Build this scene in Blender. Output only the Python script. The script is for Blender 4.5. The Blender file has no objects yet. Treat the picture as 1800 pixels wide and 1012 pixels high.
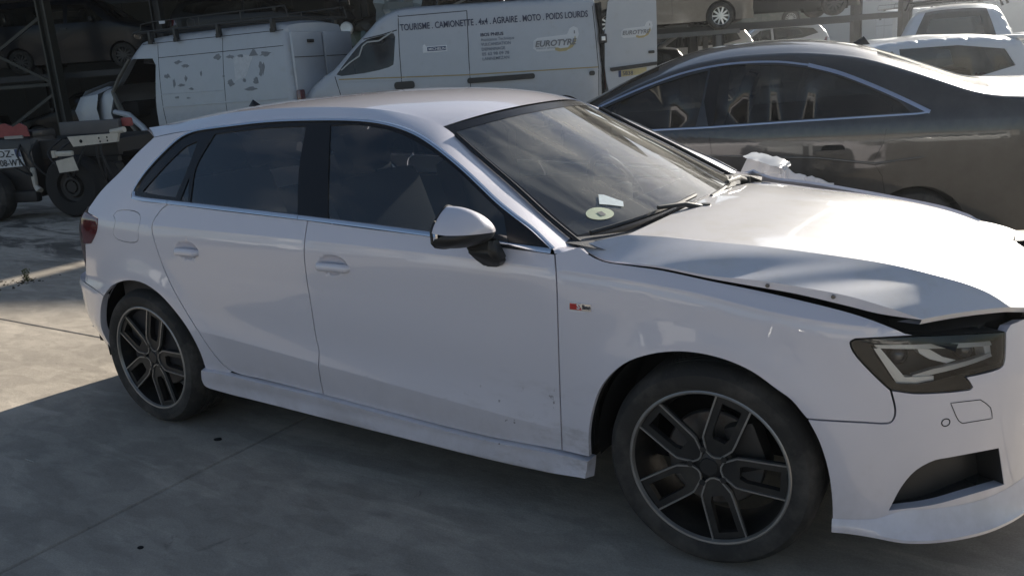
import bpy, bmesh, math, random
import numpy as np
from mathutils import Vector, Matrix
from mathutils.geometry import delaunay_2d_cdt
R = math.radians
random.seed(7)
scn = bpy.context.scene
COL = scn.collection

# ------------------------------------------------------------ camera, sky, sun, exposure
cam_d = bpy.data.cameras.new('camera')
cam = bpy.data.objects.new('camera', cam_d); COL.objects.link(cam)
cam_d.sensor_width = 36.0; cam_d.lens = 31.06
cam_d.clip_start = 0.05; cam_d.clip_end = 2000
_r = Vector((0.83945348, 0.53883829, -0.07050639)); _u = Vector((-0.07916588, 0.24961488, 0.96510371)); _f = Vector((-0.53763428, 0.80457797, -0.25219769))
M = Matrix((( _r[0], _u[0], -_f[0], 0.86774), (_r[1], _u[1], -_f[1], -3.12405), (_r[2], _u[2], -_f[2], 1.51767), (0, 0, 0, 1)))
cam.matrix_world = M
scn.camera = cam

SUN_EL, SUN_AZ = 19.0, 5.0            # azimuth from +Y towards +X
world = bpy.data.worlds.new('World'); scn.world = world; world.use_nodes = True
wn = world.node_tree; wn.nodes.clear()
wo = wn.nodes.new('ShaderNodeOutputWorld'); wb = wn.nodes.new('ShaderNodeBackground'); wb.inputs['Strength'].default_value = 0.05
sky = wn.nodes.new('ShaderNodeTexSky'); sky.sky_type = 'NISHITA'; sky.sun_disc = False
sky.sun_elevation = R(SUN_EL); sky.sun_rotation = R(SUN_AZ); sky.altitude = 50; sky.air_density = 1.0; sky.dust_density = 0.7; sky.ozone_density = 1.6
# thin wispy cloud over the whole sky
tc = wn.nodes.new('ShaderNodeTexCoord'); mp = wn.nodes.new('ShaderNodeMapping'); mp.inputs['Scale'].default_value = (1.2, 3.2, 6.0); mp.inputs['Rotation'].default_value = (0.15, 0.1, 0.5)
nz = wn.nodes.new('ShaderNodeTexNoise'); nz.inputs['Scale'].default_value = 1.7; nz.inputs['Detail'].default_value = 8; nz.inputs['Roughness'].default_value = 0.58; nz.inputs['Distortion'].default_value = 0.5
rp = wn.nodes.new('ShaderNodeValToRGB'); rp.color_ramp.elements[0].position = 0.5; rp.color_ramp.elements[0].color = (0, 0, 0, 1); rp.color_ramp.elements[1].position = 0.72; rp.color_ramp.elements[1].color = (0.6, 0.6, 0.6, 1)
mx = wn.nodes.new('ShaderNodeMix'); mx.data_type = 'RGBA'; mx.inputs['B'].default_value = (4.2, 4.4, 5.0, 1)
wn.links.new(tc.outputs['Generated'], mp.inputs['Vector']); wn.links.new(mp.outputs['Vector'], nz.inputs['Vector']); wn.links.new(nz.outputs['Fac'], rp.inputs['Fac'])
wn.links.new(rp.outputs['Color'], mx.inputs['Factor']); wn.links.new(sky.outputs['Color'], mx.inputs['A']); wn.links.new(mx.outputs['Result'], wb.inputs['Color']); wn.links.new(wb.outputs['Background'], wo.inputs['Surface'])

sun_d = bpy.data.lights.new('sun', 'SUN'); sun_d.energy = 5.0; sun_d.angle = R(0.53); sun_d.color = (1.0, 0.93, 0.82)
sun = bpy.data.objects.new('sun', sun_d); COL.objects.link(sun)
sd = Vector((math.sin(R(SUN_AZ)) * math.cos(R(SUN_EL)), math.cos(R(SUN_AZ)) * math.cos(R(SUN_EL)), math.sin(R(SUN_EL))))
sun.rotation_euler = sd.to_track_quat('Z', 'Y').to_euler()
scn.view_settings.view_transform = 'Standard'; scn.view_settings.look = 'None'
scn.view_settings.exposure = 1.12; scn.view_settings.gamma = 1.0; scn.view_settings.use_curve_mapping = False
scn.render.engine = 'CYCLES'
scn.cycles.max_bounces = 10; scn.cycles.transparent_max_bounces = 16; scn.cycles.transmission_bounces = 8

# ------------------------------------------------------------ materials
MATS = {}
def _new(name):
    m = bpy.data.materials.new(name); m.use_nodes = True; nt = m.node_tree
    return m, nt, nt.nodes['Principled BSDF'], nt.nodes['Material Output']
def mat(name, color, rough=.5, metal=0., coat=0., coat_rough=.03, spec=.5, noise=None, bump=None, dirt=None, grime=None, emit=None):
    """noise=(scale, amount) tone variation; bump=(scale, strength); dirt=(colour, scale, lo, hi); grime=(zlow, zhigh, colour, amount)"""
    if name in MATS: return MATS[name]
    m, nt, b, out = _new(name); N = nt.nodes.new; L = nt.links.new
    b.inputs['Roughness'].default_value = rough; b.inputs['Metallic'].default_value = metal
    b.inputs['Coat Weight'].default_value = coat; b.inputs['Coat Roughness'].default_value = coat_rough
    b.inputs['Specular IOR Level'].default_value = spec
    b.inputs['Base Color'].default_value = (*color, 1)
    tcn = N('ShaderNodeTexCoord'); src = None
    def mixc(a, fac, col):
        x = N('ShaderNodeMix'); x.data_type = 'RGBA'
        if a is None: x.inputs['A'].default_value = (*color, 1)
        else: L(a, x.inputs['A'])
        L(fac, x.inputs['Factor'])
        x.inputs['B'].default_value = (*col, 1); return x.outputs['Result']
    def nse(scale, detail=6, rough_=.6):
        n = N('ShaderNodeTexNoise'); n.inputs['Scale'].default_value = scale; n.inputs['Detail'].default_value = detail; n.inputs['Roughness'].default_value = rough_
        L(tcn.outputs['Object'], n.inputs['Vector']); return n.outputs['Fac']
    def ramp(f, lo, hi, top=1.):
        r = N('ShaderNodeMapRange'); r.inputs['From Min'].default_value = lo; r.inputs['From Max'].default_value = hi; r.inputs['To Max'].default_value = top
        L(f, r.inputs['Value']); return r.outputs['Result']
    if noise:
        src = mixc(src, ramp(nse(noise[0]), .3, .75, noise[1]), tuple(c * .45 for c in color))
    if dirt:
        col, sc, lo, hi = dirt[:4]
        src = mixc(src, ramp(nse(sc, 9, .68), lo, hi, dirt[4] if len(dirt) > 4 else 1.), col)
    if grime:
        z0, z1, col, amt = grime
        sp = N('ShaderNodeSeparateXYZ'); L(tcn.outputs['Object'], sp.inputs[0])
        hz = ramp(sp.outputs['Z'], z1, z0, amt)
        mu = N('ShaderNodeMath'); mu.operation = 'MULTIPLY'; L(hz, mu.inputs[0]); L(ramp(nse(7, 10, .7), .38, .62), mu.inputs[1])
        src = mixc(src, mu.outputs[0], col)
    if src is not None: L(src, b.inputs['Base Color'])
    if bump:
        bp = N('ShaderNodeBump'); bp.inputs['Strength'].default_value = bump[1]; bp.inputs['Distance'].default_value = .01
        L(nse(bump[0], 8), bp.inputs['Height']); L(bp.outputs['Normal'], b.inputs['Normal'])
    if emit: b.inputs['Emission Color'].default_value = (*emit[0], 1); b.inputs['Emission Strength'].default_value = emit[1]
    MATS[name] = m; return m
def glass(name, tint=(.8, .86, .84), rough=0., dust=0.0, dustcol=(.45, .43, .38), refl=1.0):
    if name in MATS: return MATS[name]
    m, nt, b, out = _new(name); nt.nodes.remove(b); N = nt.nodes.new; L = nt.links.new
    t = N('ShaderNodeBsdfTransparent'); t.inputs['Color'].default_value = (*tint, 1)
    g = N('ShaderNodeBsdfGlossy'); g.inputs['Roughness'].default_value = rough
    fr = N('ShaderNodeFresnel'); fr.inputs['IOR'].default_value = 1.55
    mu = N('ShaderNodeMath'); mu.operation = 'MULTIPLY'; mu.inputs[1].default_value = refl; mu.use_clamp = True; L(fr.outputs[0], mu.inputs[0])
    mx_ = N('ShaderNodeMixShader'); L(mu.outputs[0], mx_.inputs[0]); L(t.outputs[0], mx_.inputs[1]); L(g.outputs[0], mx_.inputs[2])
    last = mx_
    if dust:
        d = N('ShaderNodeBsdfDiffuse'); d.inputs['Color'].default_value = (*dustcol, 1)
        tcn = N('ShaderNodeTexCoord'); n = N('ShaderNodeTexNoise'); n.inputs['Scale'].default_value = 3.2; n.inputs['Detail'].default_value = 9; n.inputs['Distortion'].default_value = .6
        mpn = N('ShaderNodeMapping'); mpn.inputs['Scale'].default_value = (.55, 2.6, 1); mpn.inputs['Rotation'].default_value = (0, 0, .45)
        L(tcn.outputs['Object'], mpn.inputs['Vector']); L(mpn.outputs['Vector'], n.inputs['Vector'])
        r = N('ShaderNodeMapRange'); r.inputs['From Min'].default_value = .44; r.inputs['From Max'].default_value = .68; r.inputs['To Min'].default_value = dust * .12; r.inputs['To Max'].default_value = dust
        L(n.outputs['Fac'], r.inputs['Value'])
        m2 = N('ShaderNodeMixShader'); L(r.outputs['Result'], m2.inputs[0]); L(mx_.outputs[0], m2.inputs[1]); L(d.outputs[0], m2.inputs[2]); last = m2
    L(last.outputs[0], out.inputs['Surface'])
    MATS[name] = m; return m

white = mat('white_paint', (.68, .655, .70), .32, coat=1., coat_rough=.02, grime=(.14, .45, (.30, .26, .22), .35), dirt=((.50, .46, .42), 14, .66, .80, .6))
# mud thrown up behind the front wheel: specks and smears in a patch of their own
_nt = white.node_tree; _b = _nt.nodes['Principled BSDF']; _src = _b.inputs['Base Color'].links[0].from_socket
def _nd(t, **k):
    n = _nt.nodes.new(t)
    for a, b in k.items(): setattr(n, a, b)
    return n
_tc = _nd('ShaderNodeTexCoord'); _sp = _nd('ShaderNodeSeparateXYZ'); _nt.links.new(_tc.outputs['Object'], _sp.inputs[0])
def _mr(sock, a, b, c=0., d=1.):
    r = _nd('ShaderNodeMapRange', interpolation_type='SMOOTHSTEP'); r.inputs['From Min'].default_value = a; r.inputs['From Max'].default_value = b; r.inputs['To Min'].default_value = c; r.inputs['To Max'].default_value = d; _nt.links.new(sock, r.inputs['Value']); return r.outputs['Result']
def _mul(a, b):
    m_ = _nd('ShaderNodeMath', operation='MULTIPLY'); _nt.links.new(a, m_.inputs[0]); _nt.links.new(b, m_.inputs[1]); return m_.outputs[0]
_n1 = _nd('ShaderNodeTexNoise'); _n1.inputs['Scale'].default_value = 34; _n1.inputs['Detail'].default_value = 5; _nt.links.new(_tc.outputs['Object'], _n1.inputs['Vector'])
_n2 = _nd('ShaderNodeTexNoise'); _n2.inputs['Scale'].default_value = 6; _n2.inputs['Detail'].default_value = 9; _n2.inputs['Roughness'].default_value = .75; _mp = _nd('ShaderNodeMapping'); _mp.inputs['Scale'].default_value = (.6, 1, 1.8); _mp.inputs['Rotation'].default_value = (0, .5, 0); _nt.links.new(_tc.outputs['Object'], _mp.inputs['Vector']); _nt.links.new(_mp.outputs['Vector'], _n2.inputs['Vector'])
_reg = _mul(_mul(_mr(_sp.outputs['X'], -1.15, -.5), _mr(_sp.outputs['X'], -.30, -.34)), _mr(_sp.outputs['Z'], .62, .30))
_m1 = _mul(_reg, _mr(_n1.outputs['Fac'], .70, .73)); _m2 = _mul(_reg, _mr(_n2.outputs['Fac'], .50, .68, 0., .45))
for _m, _c in ((_m2, (.26, .23, .20, 1)), (_m1, (.05, .04, .03, 1))):
    _x = _nd('ShaderNodeMix', data_type='RGBA'); _nt.links.new(_src, _x.inputs['A']); _nt.links.new(_m, _x.inputs['Factor']); _x.inputs['B'].default_value = _c; _src = _x.outputs['Result']
_nt.links.new(_src, _b.inputs['Base Color'])
hoodw = mat('white_paint_dusty', (.60, .585, .60), .5, coat=1., coat_rough=.04, dirt=((.48, .43, .35), 9, .48, .8, .55))
chrome = mat('satin_chrome', (.72, .74, .78), .16, 1.)
black_gloss = mat('black_gloss_trim', (.008, .008, .009), .25, spec=.35)
black_plastic = mat('black_plastic', (.018, .018, .018), .45, bump=(300, .1))
dark = mat('dark_cavity', (.006, .006, .006), .9)
rubber = mat('tyre_rubber', (.026, .025, .023), .8, noise=(6, .6), dirt=((.10, .09, .078), 5, .46, .70, .85), bump=(120, .25))
rim_dark = mat('anthracite_alloy', (.028, .028, .028), .38, .5, dirt=((.09, .08, .068), 9, .5, .75, .7))
rim_cut = mat('machined_alloy', (.36, .35, .33), .42, .7, dirt=((.20, .18, .16), 10, .45, .8, .7))
rim_pocket = mat('alloy_pocket', (.030, .030, .030), .45, .4, dirt=((.075, .068, .058), 9, .45, .75, .8))
steel = mat('brake_steel', (.20, .19, .18), .4, .9, dirt=((.14, .07, .04), 20, .5, .7, .6))
interior = mat('interior_cloth', (.014, .014, .015), 1., spec=.05, bump=(200, .3))
interior_p = mat('interior_plastic', (.03, .03, .032), .6, spec=.2)
wglass = glass('windscreen_glass', (.82, .87, .85), dust=.42, refl=2.0)
sglass = glass('side_glass', (.74, .78, .80), dust=.05, refl=2.0)
lens = glass('clear_lens', (.92, .93, .93), dust=.03)
red_lens = mat('red_lens', (.10, .008, .010), .12, coat=1.)
silver = mat('lamp_silver', (.85, .85, .84), .3, .2)

# ------------------------------------------------------------ object helpers
def setp(o, label=None, cat=None, group=None, kind=None):
    if label: o['label'] = label
    if cat: o['category'] = cat
    if group: o['group'] = group
    if kind: o['kind'] = kind
    return o
def empty(name, label, cat, loc=(0, 0, 0), rz=0., group=None):
    o = bpy.data.objects.new(name, None); COL.objects.link(o); o.location = loc; o.rotation_euler = (0, 0, rz); o.empty_display_size = .2
    return setp(o, label, cat, group)
def mesh_obj(name, V, F, m, parent=None, smooth=True, angle=None, normals=None):
    me = bpy.data.meshes.new(name); me.from_pydata([tuple(map(float, v)) for v in V], [], F)
    me.materials.append(m)
    me.update()
    if smooth: me.polygons.foreach_set('use_smooth', [True] * len(me.polygons))
    if angle is not None: me.set_sharp_from_angle(angle=R(angle))
    if normals is not None: me.normals_split_custom_set(normals)
    o = bpy.data.objects.new(name, me); COL.objects.link(o)
    if parent is not None: o.parent = parent
    return o
class MB:
    """collects boxes, tubes, lathes, prisms and sheets into one mesh"""
    def __init__(s): s.V = []; s.F = []
    def add(s, V, F):
        n = len(s.V); s.V += [tuple(map(float, v)) for v in V]; s.F += [tuple(i + n for i in f) for f in F]; return s
    def box(s, c, d, rot=None, bev=0.):
        x, y, z = [k / 2 for k in d]
        if bev:
            bm = bmesh.new(); bmesh.ops.create_cube(bm, size=1.)
            for v in bm.verts: v.co = Vector((v.co.x * 2 * x, v.co.y * 2 * y, v.co.z * 2 * z))
            bmesh.ops.bevel(bm, geom=bm.edges[:], offset=bev, segments=2, affect='EDGES', profile=.6)
            bm.verts.index_update(); V = [v.co.copy() for v in bm.verts]; F = [tuple(v.index for v in f.verts) for f in bm.faces]; bm.free()
        else:
            V = [Vector((a, b, e)) for a in (-x, x) for b in (-y, y) for e in (-z, z)]
            F = [(0, 1, 3, 2), (4, 6, 7, 5), (0, 4, 5, 1), (2, 3, 7, 6), (0, 2, 6, 4), (1, 5, 7, 3)]
        if rot is not None: V = [rot @ v for v in V]
        return s.add([v + Vector(c) for v in V], F)
    def tube(s, pts, r, n=8, caps=True, closed=False):
        P = [Vector(p) for p in pts]; m = len(P); V = []; up = None
        for i, p in enumerate(P):
            a = P[(i - 1) % m] if (i > 0 or closed) else p; b = P[(i + 1) % m] if (i < m - 1 or closed) else p
            t = (b - a).normalized()
            if up is None: up = Vector((0, 0, 1)) if abs(t.z) < .9 else Vector((1, 0, 0))
            sde = t.cross(up).normalized(); up = sde.cross(t).normalized()
            rr = r[i] if hasattr(r, '__len__') else r
            for k in range(n):
                an = 2 * math.pi * k / n; V.append(p + sde * math.cos(an) * rr + up * math.sin(an) * rr)
        F = []
        for i in range(m if closed else m - 1):
            for k in range(n): F.append((i * n + k, i * n + (k + 1) % n, ((i + 1) % m) * n + (k + 1) % n, ((i + 1) % m) * n + k))
        if caps and not closed: F += [tuple(range(n))[::-1], tuple((m - 1) * n + k for k in range(n))]
        return s.add(V, F)
    def bar(s, a, b, w, h):
        a = Vector(a); b = Vector(b); d = (b - a); L = d.length
        return s.box((a + b) / 2, (L, w, h), rot=d.to_track_quat('X', 'Z').to_matrix())
    def lathe(s, prof, n=48, axis='Y', c=(0, 0, 0)):
        """prof: (radius, along-axis) pairs"""
        V = []; F = []; m = len(prof)
        for k in range(n):
            a = 2 * math.pi * k / n
            for r_, h in prof:
                if axis == 'Y': V.append((c[0] + r_ * math.cos(a), c[1] + h, c[2] + r_ * math.sin(a)))
                elif axis == 'Z': V.append((c[0] + r_ * math.cos(a), c[1] + r_ * math.sin(a), c[2] + h))
                else: V.append((c[0] + h, c[1] + r_ * math.cos(a), c[2] + r_ * math.sin(a)))
        for k in range(n):
            for i in range(m - 1): F.append((k * m + i, k * m + i + 1, ((k + 1) % n) * m + i + 1, ((k + 1) % n) * m + i))
        return s.add(V, F)
    def prism(s, poly, y0, y1, fn=None):
        """poly (x,z) extruded in y"""
        n = len(poly); f = fn or (lambda x, y, z: (x, y, z))
        V = [f(x, y0, z) for x, z in poly] + [f(x, y1, z) for x, z in poly]
        F = [tuple(range(n)), tuple(range(2 * n - 1, n - 1, -1))] + [(i, i + n, (i + 1) % n + n, (i + 1) % n) for i in range(n)]
        return s.add(V, F)
    def grid(s, G, flip=False, closed_u=False):
        G = [list(map(tuple, row)) for row in G]; a = len(G); b = len(G[0]); V = [p for row in G for p in row]; F = []
        for i in range(a if closed_u else a - 1):
            for j in range(b - 1):
                q = (i * b + j, i * b + j + 1, ((i + 1) % a) * b + j + 1, ((i + 1) % a) * b + j); F.append(q[::-1] if flip else q)
        return s.add(V, F)
    def build(s, name, m, parent=None, smooth=True, angle=35):
        return mesh_obj(name, s.V, s.F, m, parent, smooth, angle if smooth else None)
def text_obj(body, size, m, parent, loc, rx, rz, name='lettering', shear=0., width=None, bold=0., extr=.0008, align='LEFT', spacing=1.):
    cu = bpy.data.curves.new('txt', 'FONT'); cu.body = body; cu.size = size; cu.extrude = extr; cu.shear = shear; cu.offset = bold; cu.align_x = align; cu.space_line = spacing
    cu.resolution_u = 3
    t = bpy.data.objects.new('t', cu); COL.objects.link(t)
    dg = bpy.context.evaluated_depsgraph_get(); me = bpy.data.meshes.new_from_object(t.evaluated_get(dg))
    bpy.data.objects.remove(t)
    if width:
        xs = [v.co.x for v in me.vertices]; k = width / (max(xs) - min(xs))
        for v in me.vertices: v.co.x *= k
    me.materials.clear(); me.materials.append(m)
    o = bpy.data.objects.new(name, me); COL.objects.link(o); o.parent = parent; o.location = loc; o.rotation_euler = (rx, 0, rz)
    return o
def pin(poly, P):
    """points in polygon"""
    P = np.asarray(P); x = P[:, 0]; y = P[:, 1]; n = len(poly); ins = np.zeros(len(P), bool); j = n - 1
    for i in range(n):
        xi, yi = poly[i]; xj, yj = poly[j]
        c = ((yi > y) != (yj > y)) & (x < (xj - xi) * (y - yi) / (yj - yi + 1e-15) + xi); ins ^= c; j = i
    return ins
def pdist(poly, P, closed=True):
    P = np.asarray(P); d = np.full(len(P), 1e9); n = len(poly)
    for i in range(n if closed else n - 1):
        a = np.array(poly[i]); b = np.array(poly[(i + 1) % n]); ab = b - a; L2 = ab @ ab + 1e-15
        t = np.clip(((P - a) @ ab) / L2, 0, 1); d = np.minimum(d, np.hypot(*(P - a - t[:, None] * ab).T))
    return d
def area(poly): return .5 * sum(poly[i][0] * poly[(i + 1) % len(poly)][1] - poly[(i + 1) % len(poly)][0] * poly[i][1] for i in range(len(poly)))
def offset_poly(poly, g):
    if area(poly) < 0: poly = poly[::-1]
    n = len(poly); o = []
    for i in range(n):
        a, b, c = np.array(poly[i - 1]), np.array(poly[i]), np.array(poly[(i + 1) % n])
        d1 = b - a; d2 = c - b; d1 = d1 / (np.hypot(*d1) + 1e-12); d2 = d2 / (np.hypot(*d2) + 1e-12)
        n1 = np.array([-d1[1], d1[0]]); n2 = np.array([-d2[1], d2[0]]); m = n1 + n2; l = m @ m
        m = m / l * 2 if l > .3 else n1
        if l > .3: m = (n1 + n2) / (1 + n1 @ n2)
        o.append(tuple(b + m * g))
    return o
def cdt(poly, holes, pts):
    V = [Vector(p) for p in poly]; E = [(i, (i + 1) % len(poly)) for i in range(len(poly))]
    for h in holes:
        k = len(V); V += [Vector(p) for p in h]; E += [(k + i, k + (i + 1) % len(h)) for i in range(len(h))]
    V += [Vector(p) for p in pts]
    vo, eo, fo, *_ = delaunay_2d_cdt(V, E, [], 0, 1e-6)
    P = np.array([(v[0], v[1]) for v in vo]); cen = np.array([P[list(f)].mean(0) for f in fo]); ok = pin(poly, cen)
    for h in holes: ok &= ~pin(h, cen)
    F = []
    for f, k in zip(fo, ok):
        if not k: continue
        a = area([P[i] for i in f]); F.append(tuple(f) if a > 0 else tuple(f[::-1]))
    return P, F
def densify(poly, d):
    o = []
    for i in range(len(poly)):
        a = np.array(poly[i]); b = np.array(poly[(i + 1) % len(poly)]); m = max(1, int(np.hypot(*(b - a)) / d))
        for k in range(m): o.append(tuple(a + (b - a) * k / m))
    return o
# ------------------------------------------------------------ body surface of the hatchback: plan curve and section
def pchip(xs,ys):
    xs=np.array(xs,float);ys=np.array(ys,float);h=np.diff(xs);d=np.diff(ys)/h;n=len(xs);m=np.zeros(n)
    for i in range(1,n-1):
        if d[i-1]*d[i]>0:
            w1=2*h[i]+h[i-1];w2=h[i]+2*h[i-1];m[i]=(w1+w2)/(w1/d[i-1]+w2/d[i])
    m[0]=d[0];m[-1]=d[-1]
    def f(x):
        x=np.asarray(x,float);xc=np.clip(x,xs[0],xs[-1]);i=np.clip(np.searchsorted(xs,xc,side='right')-1,0,n-2)
        t=(xc-xs[i])/h[i]
        return ((2*t**3-3*t**2+1)*ys[i]+(t**3-2*t**2+t)*h[i]*m[i]+(-2*t**3+3*t**2)*ys[i+1]+(t**3-t**2)*h[i]*m[i+1])
    return f
# plan curve of the body side, rear centre -> front centre (x, half width)
PLAN=[(-3.445,0),(-3.44,.2),(-3.42,.4),(-3.37,.6),(-3.285,.725),(-3.14,.805),(-2.95,.847),(-2.637,.872),(-2.2,.884),(-1.5,.889),(-.8,.887),(-.3,.882),(0,.880),(.22,.870),(.42,.838),(.57,.775),(.68,.68),(.755,.56),(.81,.40),(.845,.2),(.855,0)]
_P=np.array(PLAN)
def _cr(P,n=24):
    out=[]
    Q=np.vstack([2*P[0]-P[1],P,2*P[-1]-P[-2]])
    Q[0]=[P[1][0],-P[1][1]];Q[-1]=[P[-2][0],-P[-2][1]]
    for i in range(1,len(Q)-2):
        p0,p1,p2,p3=Q[i-1:i+3]
        t0=0;t1=t0+np.linalg.norm(p1-p0)**.5;t2=t1+np.linalg.norm(p2-p1)**.5;t3=t2+np.linalg.norm(p3-p2)**.5
        for t in np.linspace(t1,t2,n,endpoint=False):
            a1=(t1-t)/(t1-t0)*p0+(t-t0)/(t1-t0)*p1;a2=(t2-t)/(t2-t1)*p1+(t-t1)/(t2-t1)*p2;a3=(t3-t)/(t3-t2)*p2+(t-t2)/(t3-t2)*p3
            b1=(t2-t)/(t2-t0)*a1+(t-t0)/(t2-t0)*a2;b2=(t3-t)/(t3-t1)*a2+(t-t1)/(t3-t1)*a3
            out.append((t2-t)/(t2-t1)*b1+(t-t1)/(t2-t1)*b2)
    out.append(P[-1]);return np.array(out)
_C=_cr(_P);_L=np.concatenate([[0],np.cumsum(np.hypot(*np.diff(_C,axis=0).T))])
_L-=np.interp(0,_C[:,0][100:-100],_L[100:-100])
SMIN,SMAX=_L[0],_L[-1]
def plan(s):
    x=np.interp(s,_L,_C[:,0]);y=np.interp(s,_L,_C[:,1])
    e=.012
    dx=np.interp(s+e,_L,_C[:,0])-np.interp(s-e,_L,_C[:,0]);dy=np.interp(s+e,_L,_C[:,1])-np.interp(s-e,_L,_C[:,1])
    l=np.hypot(dx,dy)+1e-9
    return x,y,-dy/l,dx/l    # outward normal
zt=pchip([-3.6,-2.95,-2.4,-1.5,-.5,-.1,.25,.5,.8,1.5],[.93,.94,.935,.92,.885,.855,.80,.775,.75,.74])
zc=pchip([-2.6,-2.14,-1.54,-.48,0],[.52,.486,.436,.349,.32])
def ss(a,b,x): t=np.clip((x-a)/(b-a),0,1);return t*t*(3-2*t)
low=pchip([-.02,0,.03,.08,.15,.26,.40,.5,.62,.75,.9],[.0,.013,.0075,.003,0,.002,.010,.014,.018,.030,.05])
def inset(s,z):
    s=np.asarray(s,float);z=np.asarray(z,float)
    h=z-zt(s)
    hu=np.maximum(h,0)
    k=ss(-.45,.1,s)
    kr=ss(-2.5,-3.2,s)
    up=.013+(.55*(1-k)+1.15*k+.12*kr)*hu+(.25*(1-k)+4*k)*hu*hu
    kf=ss(.35,.8,s)
    lo=low(np.maximum(-h,0))
    w=ss(-2.45,-2.1,s)*(1-ss(-.62,-.4,s))
    t=z-zc(s)
    cr=np.where(t>0,.013*(1-(1-np.clip(t/.13,0,1))**2),.22*np.clip(-t,0,1))
    cr=np.where(t>0,cr,cr)
    mid=w*cr
    mid=np.where(h>-.18,mid*ss(0,-.18,h),mid)
    i=np.where(h>0,up,lo+mid)
    # arch flares
    for cx,cz,R in ((0,.325,.35),(-2.637,.325,.355)):
        r=np.hypot(s-cx,z-cz)
        b=1-ss(R,R+.16,r)
        i=i-.020*b*(1-ss(-.25,-.0,h))
    # rear bumper shelf
    i=i-.022*kr*(ss(.66,.60,z))+.05*kr*ss(.45,.25,z)
    # front: rake of nose face above .6 ; slight tuck low
    i=i+kf*(.10*np.maximum(z-.62,0))+kf*.06*ss(.5,.2,z)*0
    return i
def S(s,z,off=0.):
    x,y,nx,ny=plan(s);i=inset(s,z)-off
    # right-hand side of the car: y negative
    return np.stack([x-nx*i,-(y-ny*i),z+0*x],-1)
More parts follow.
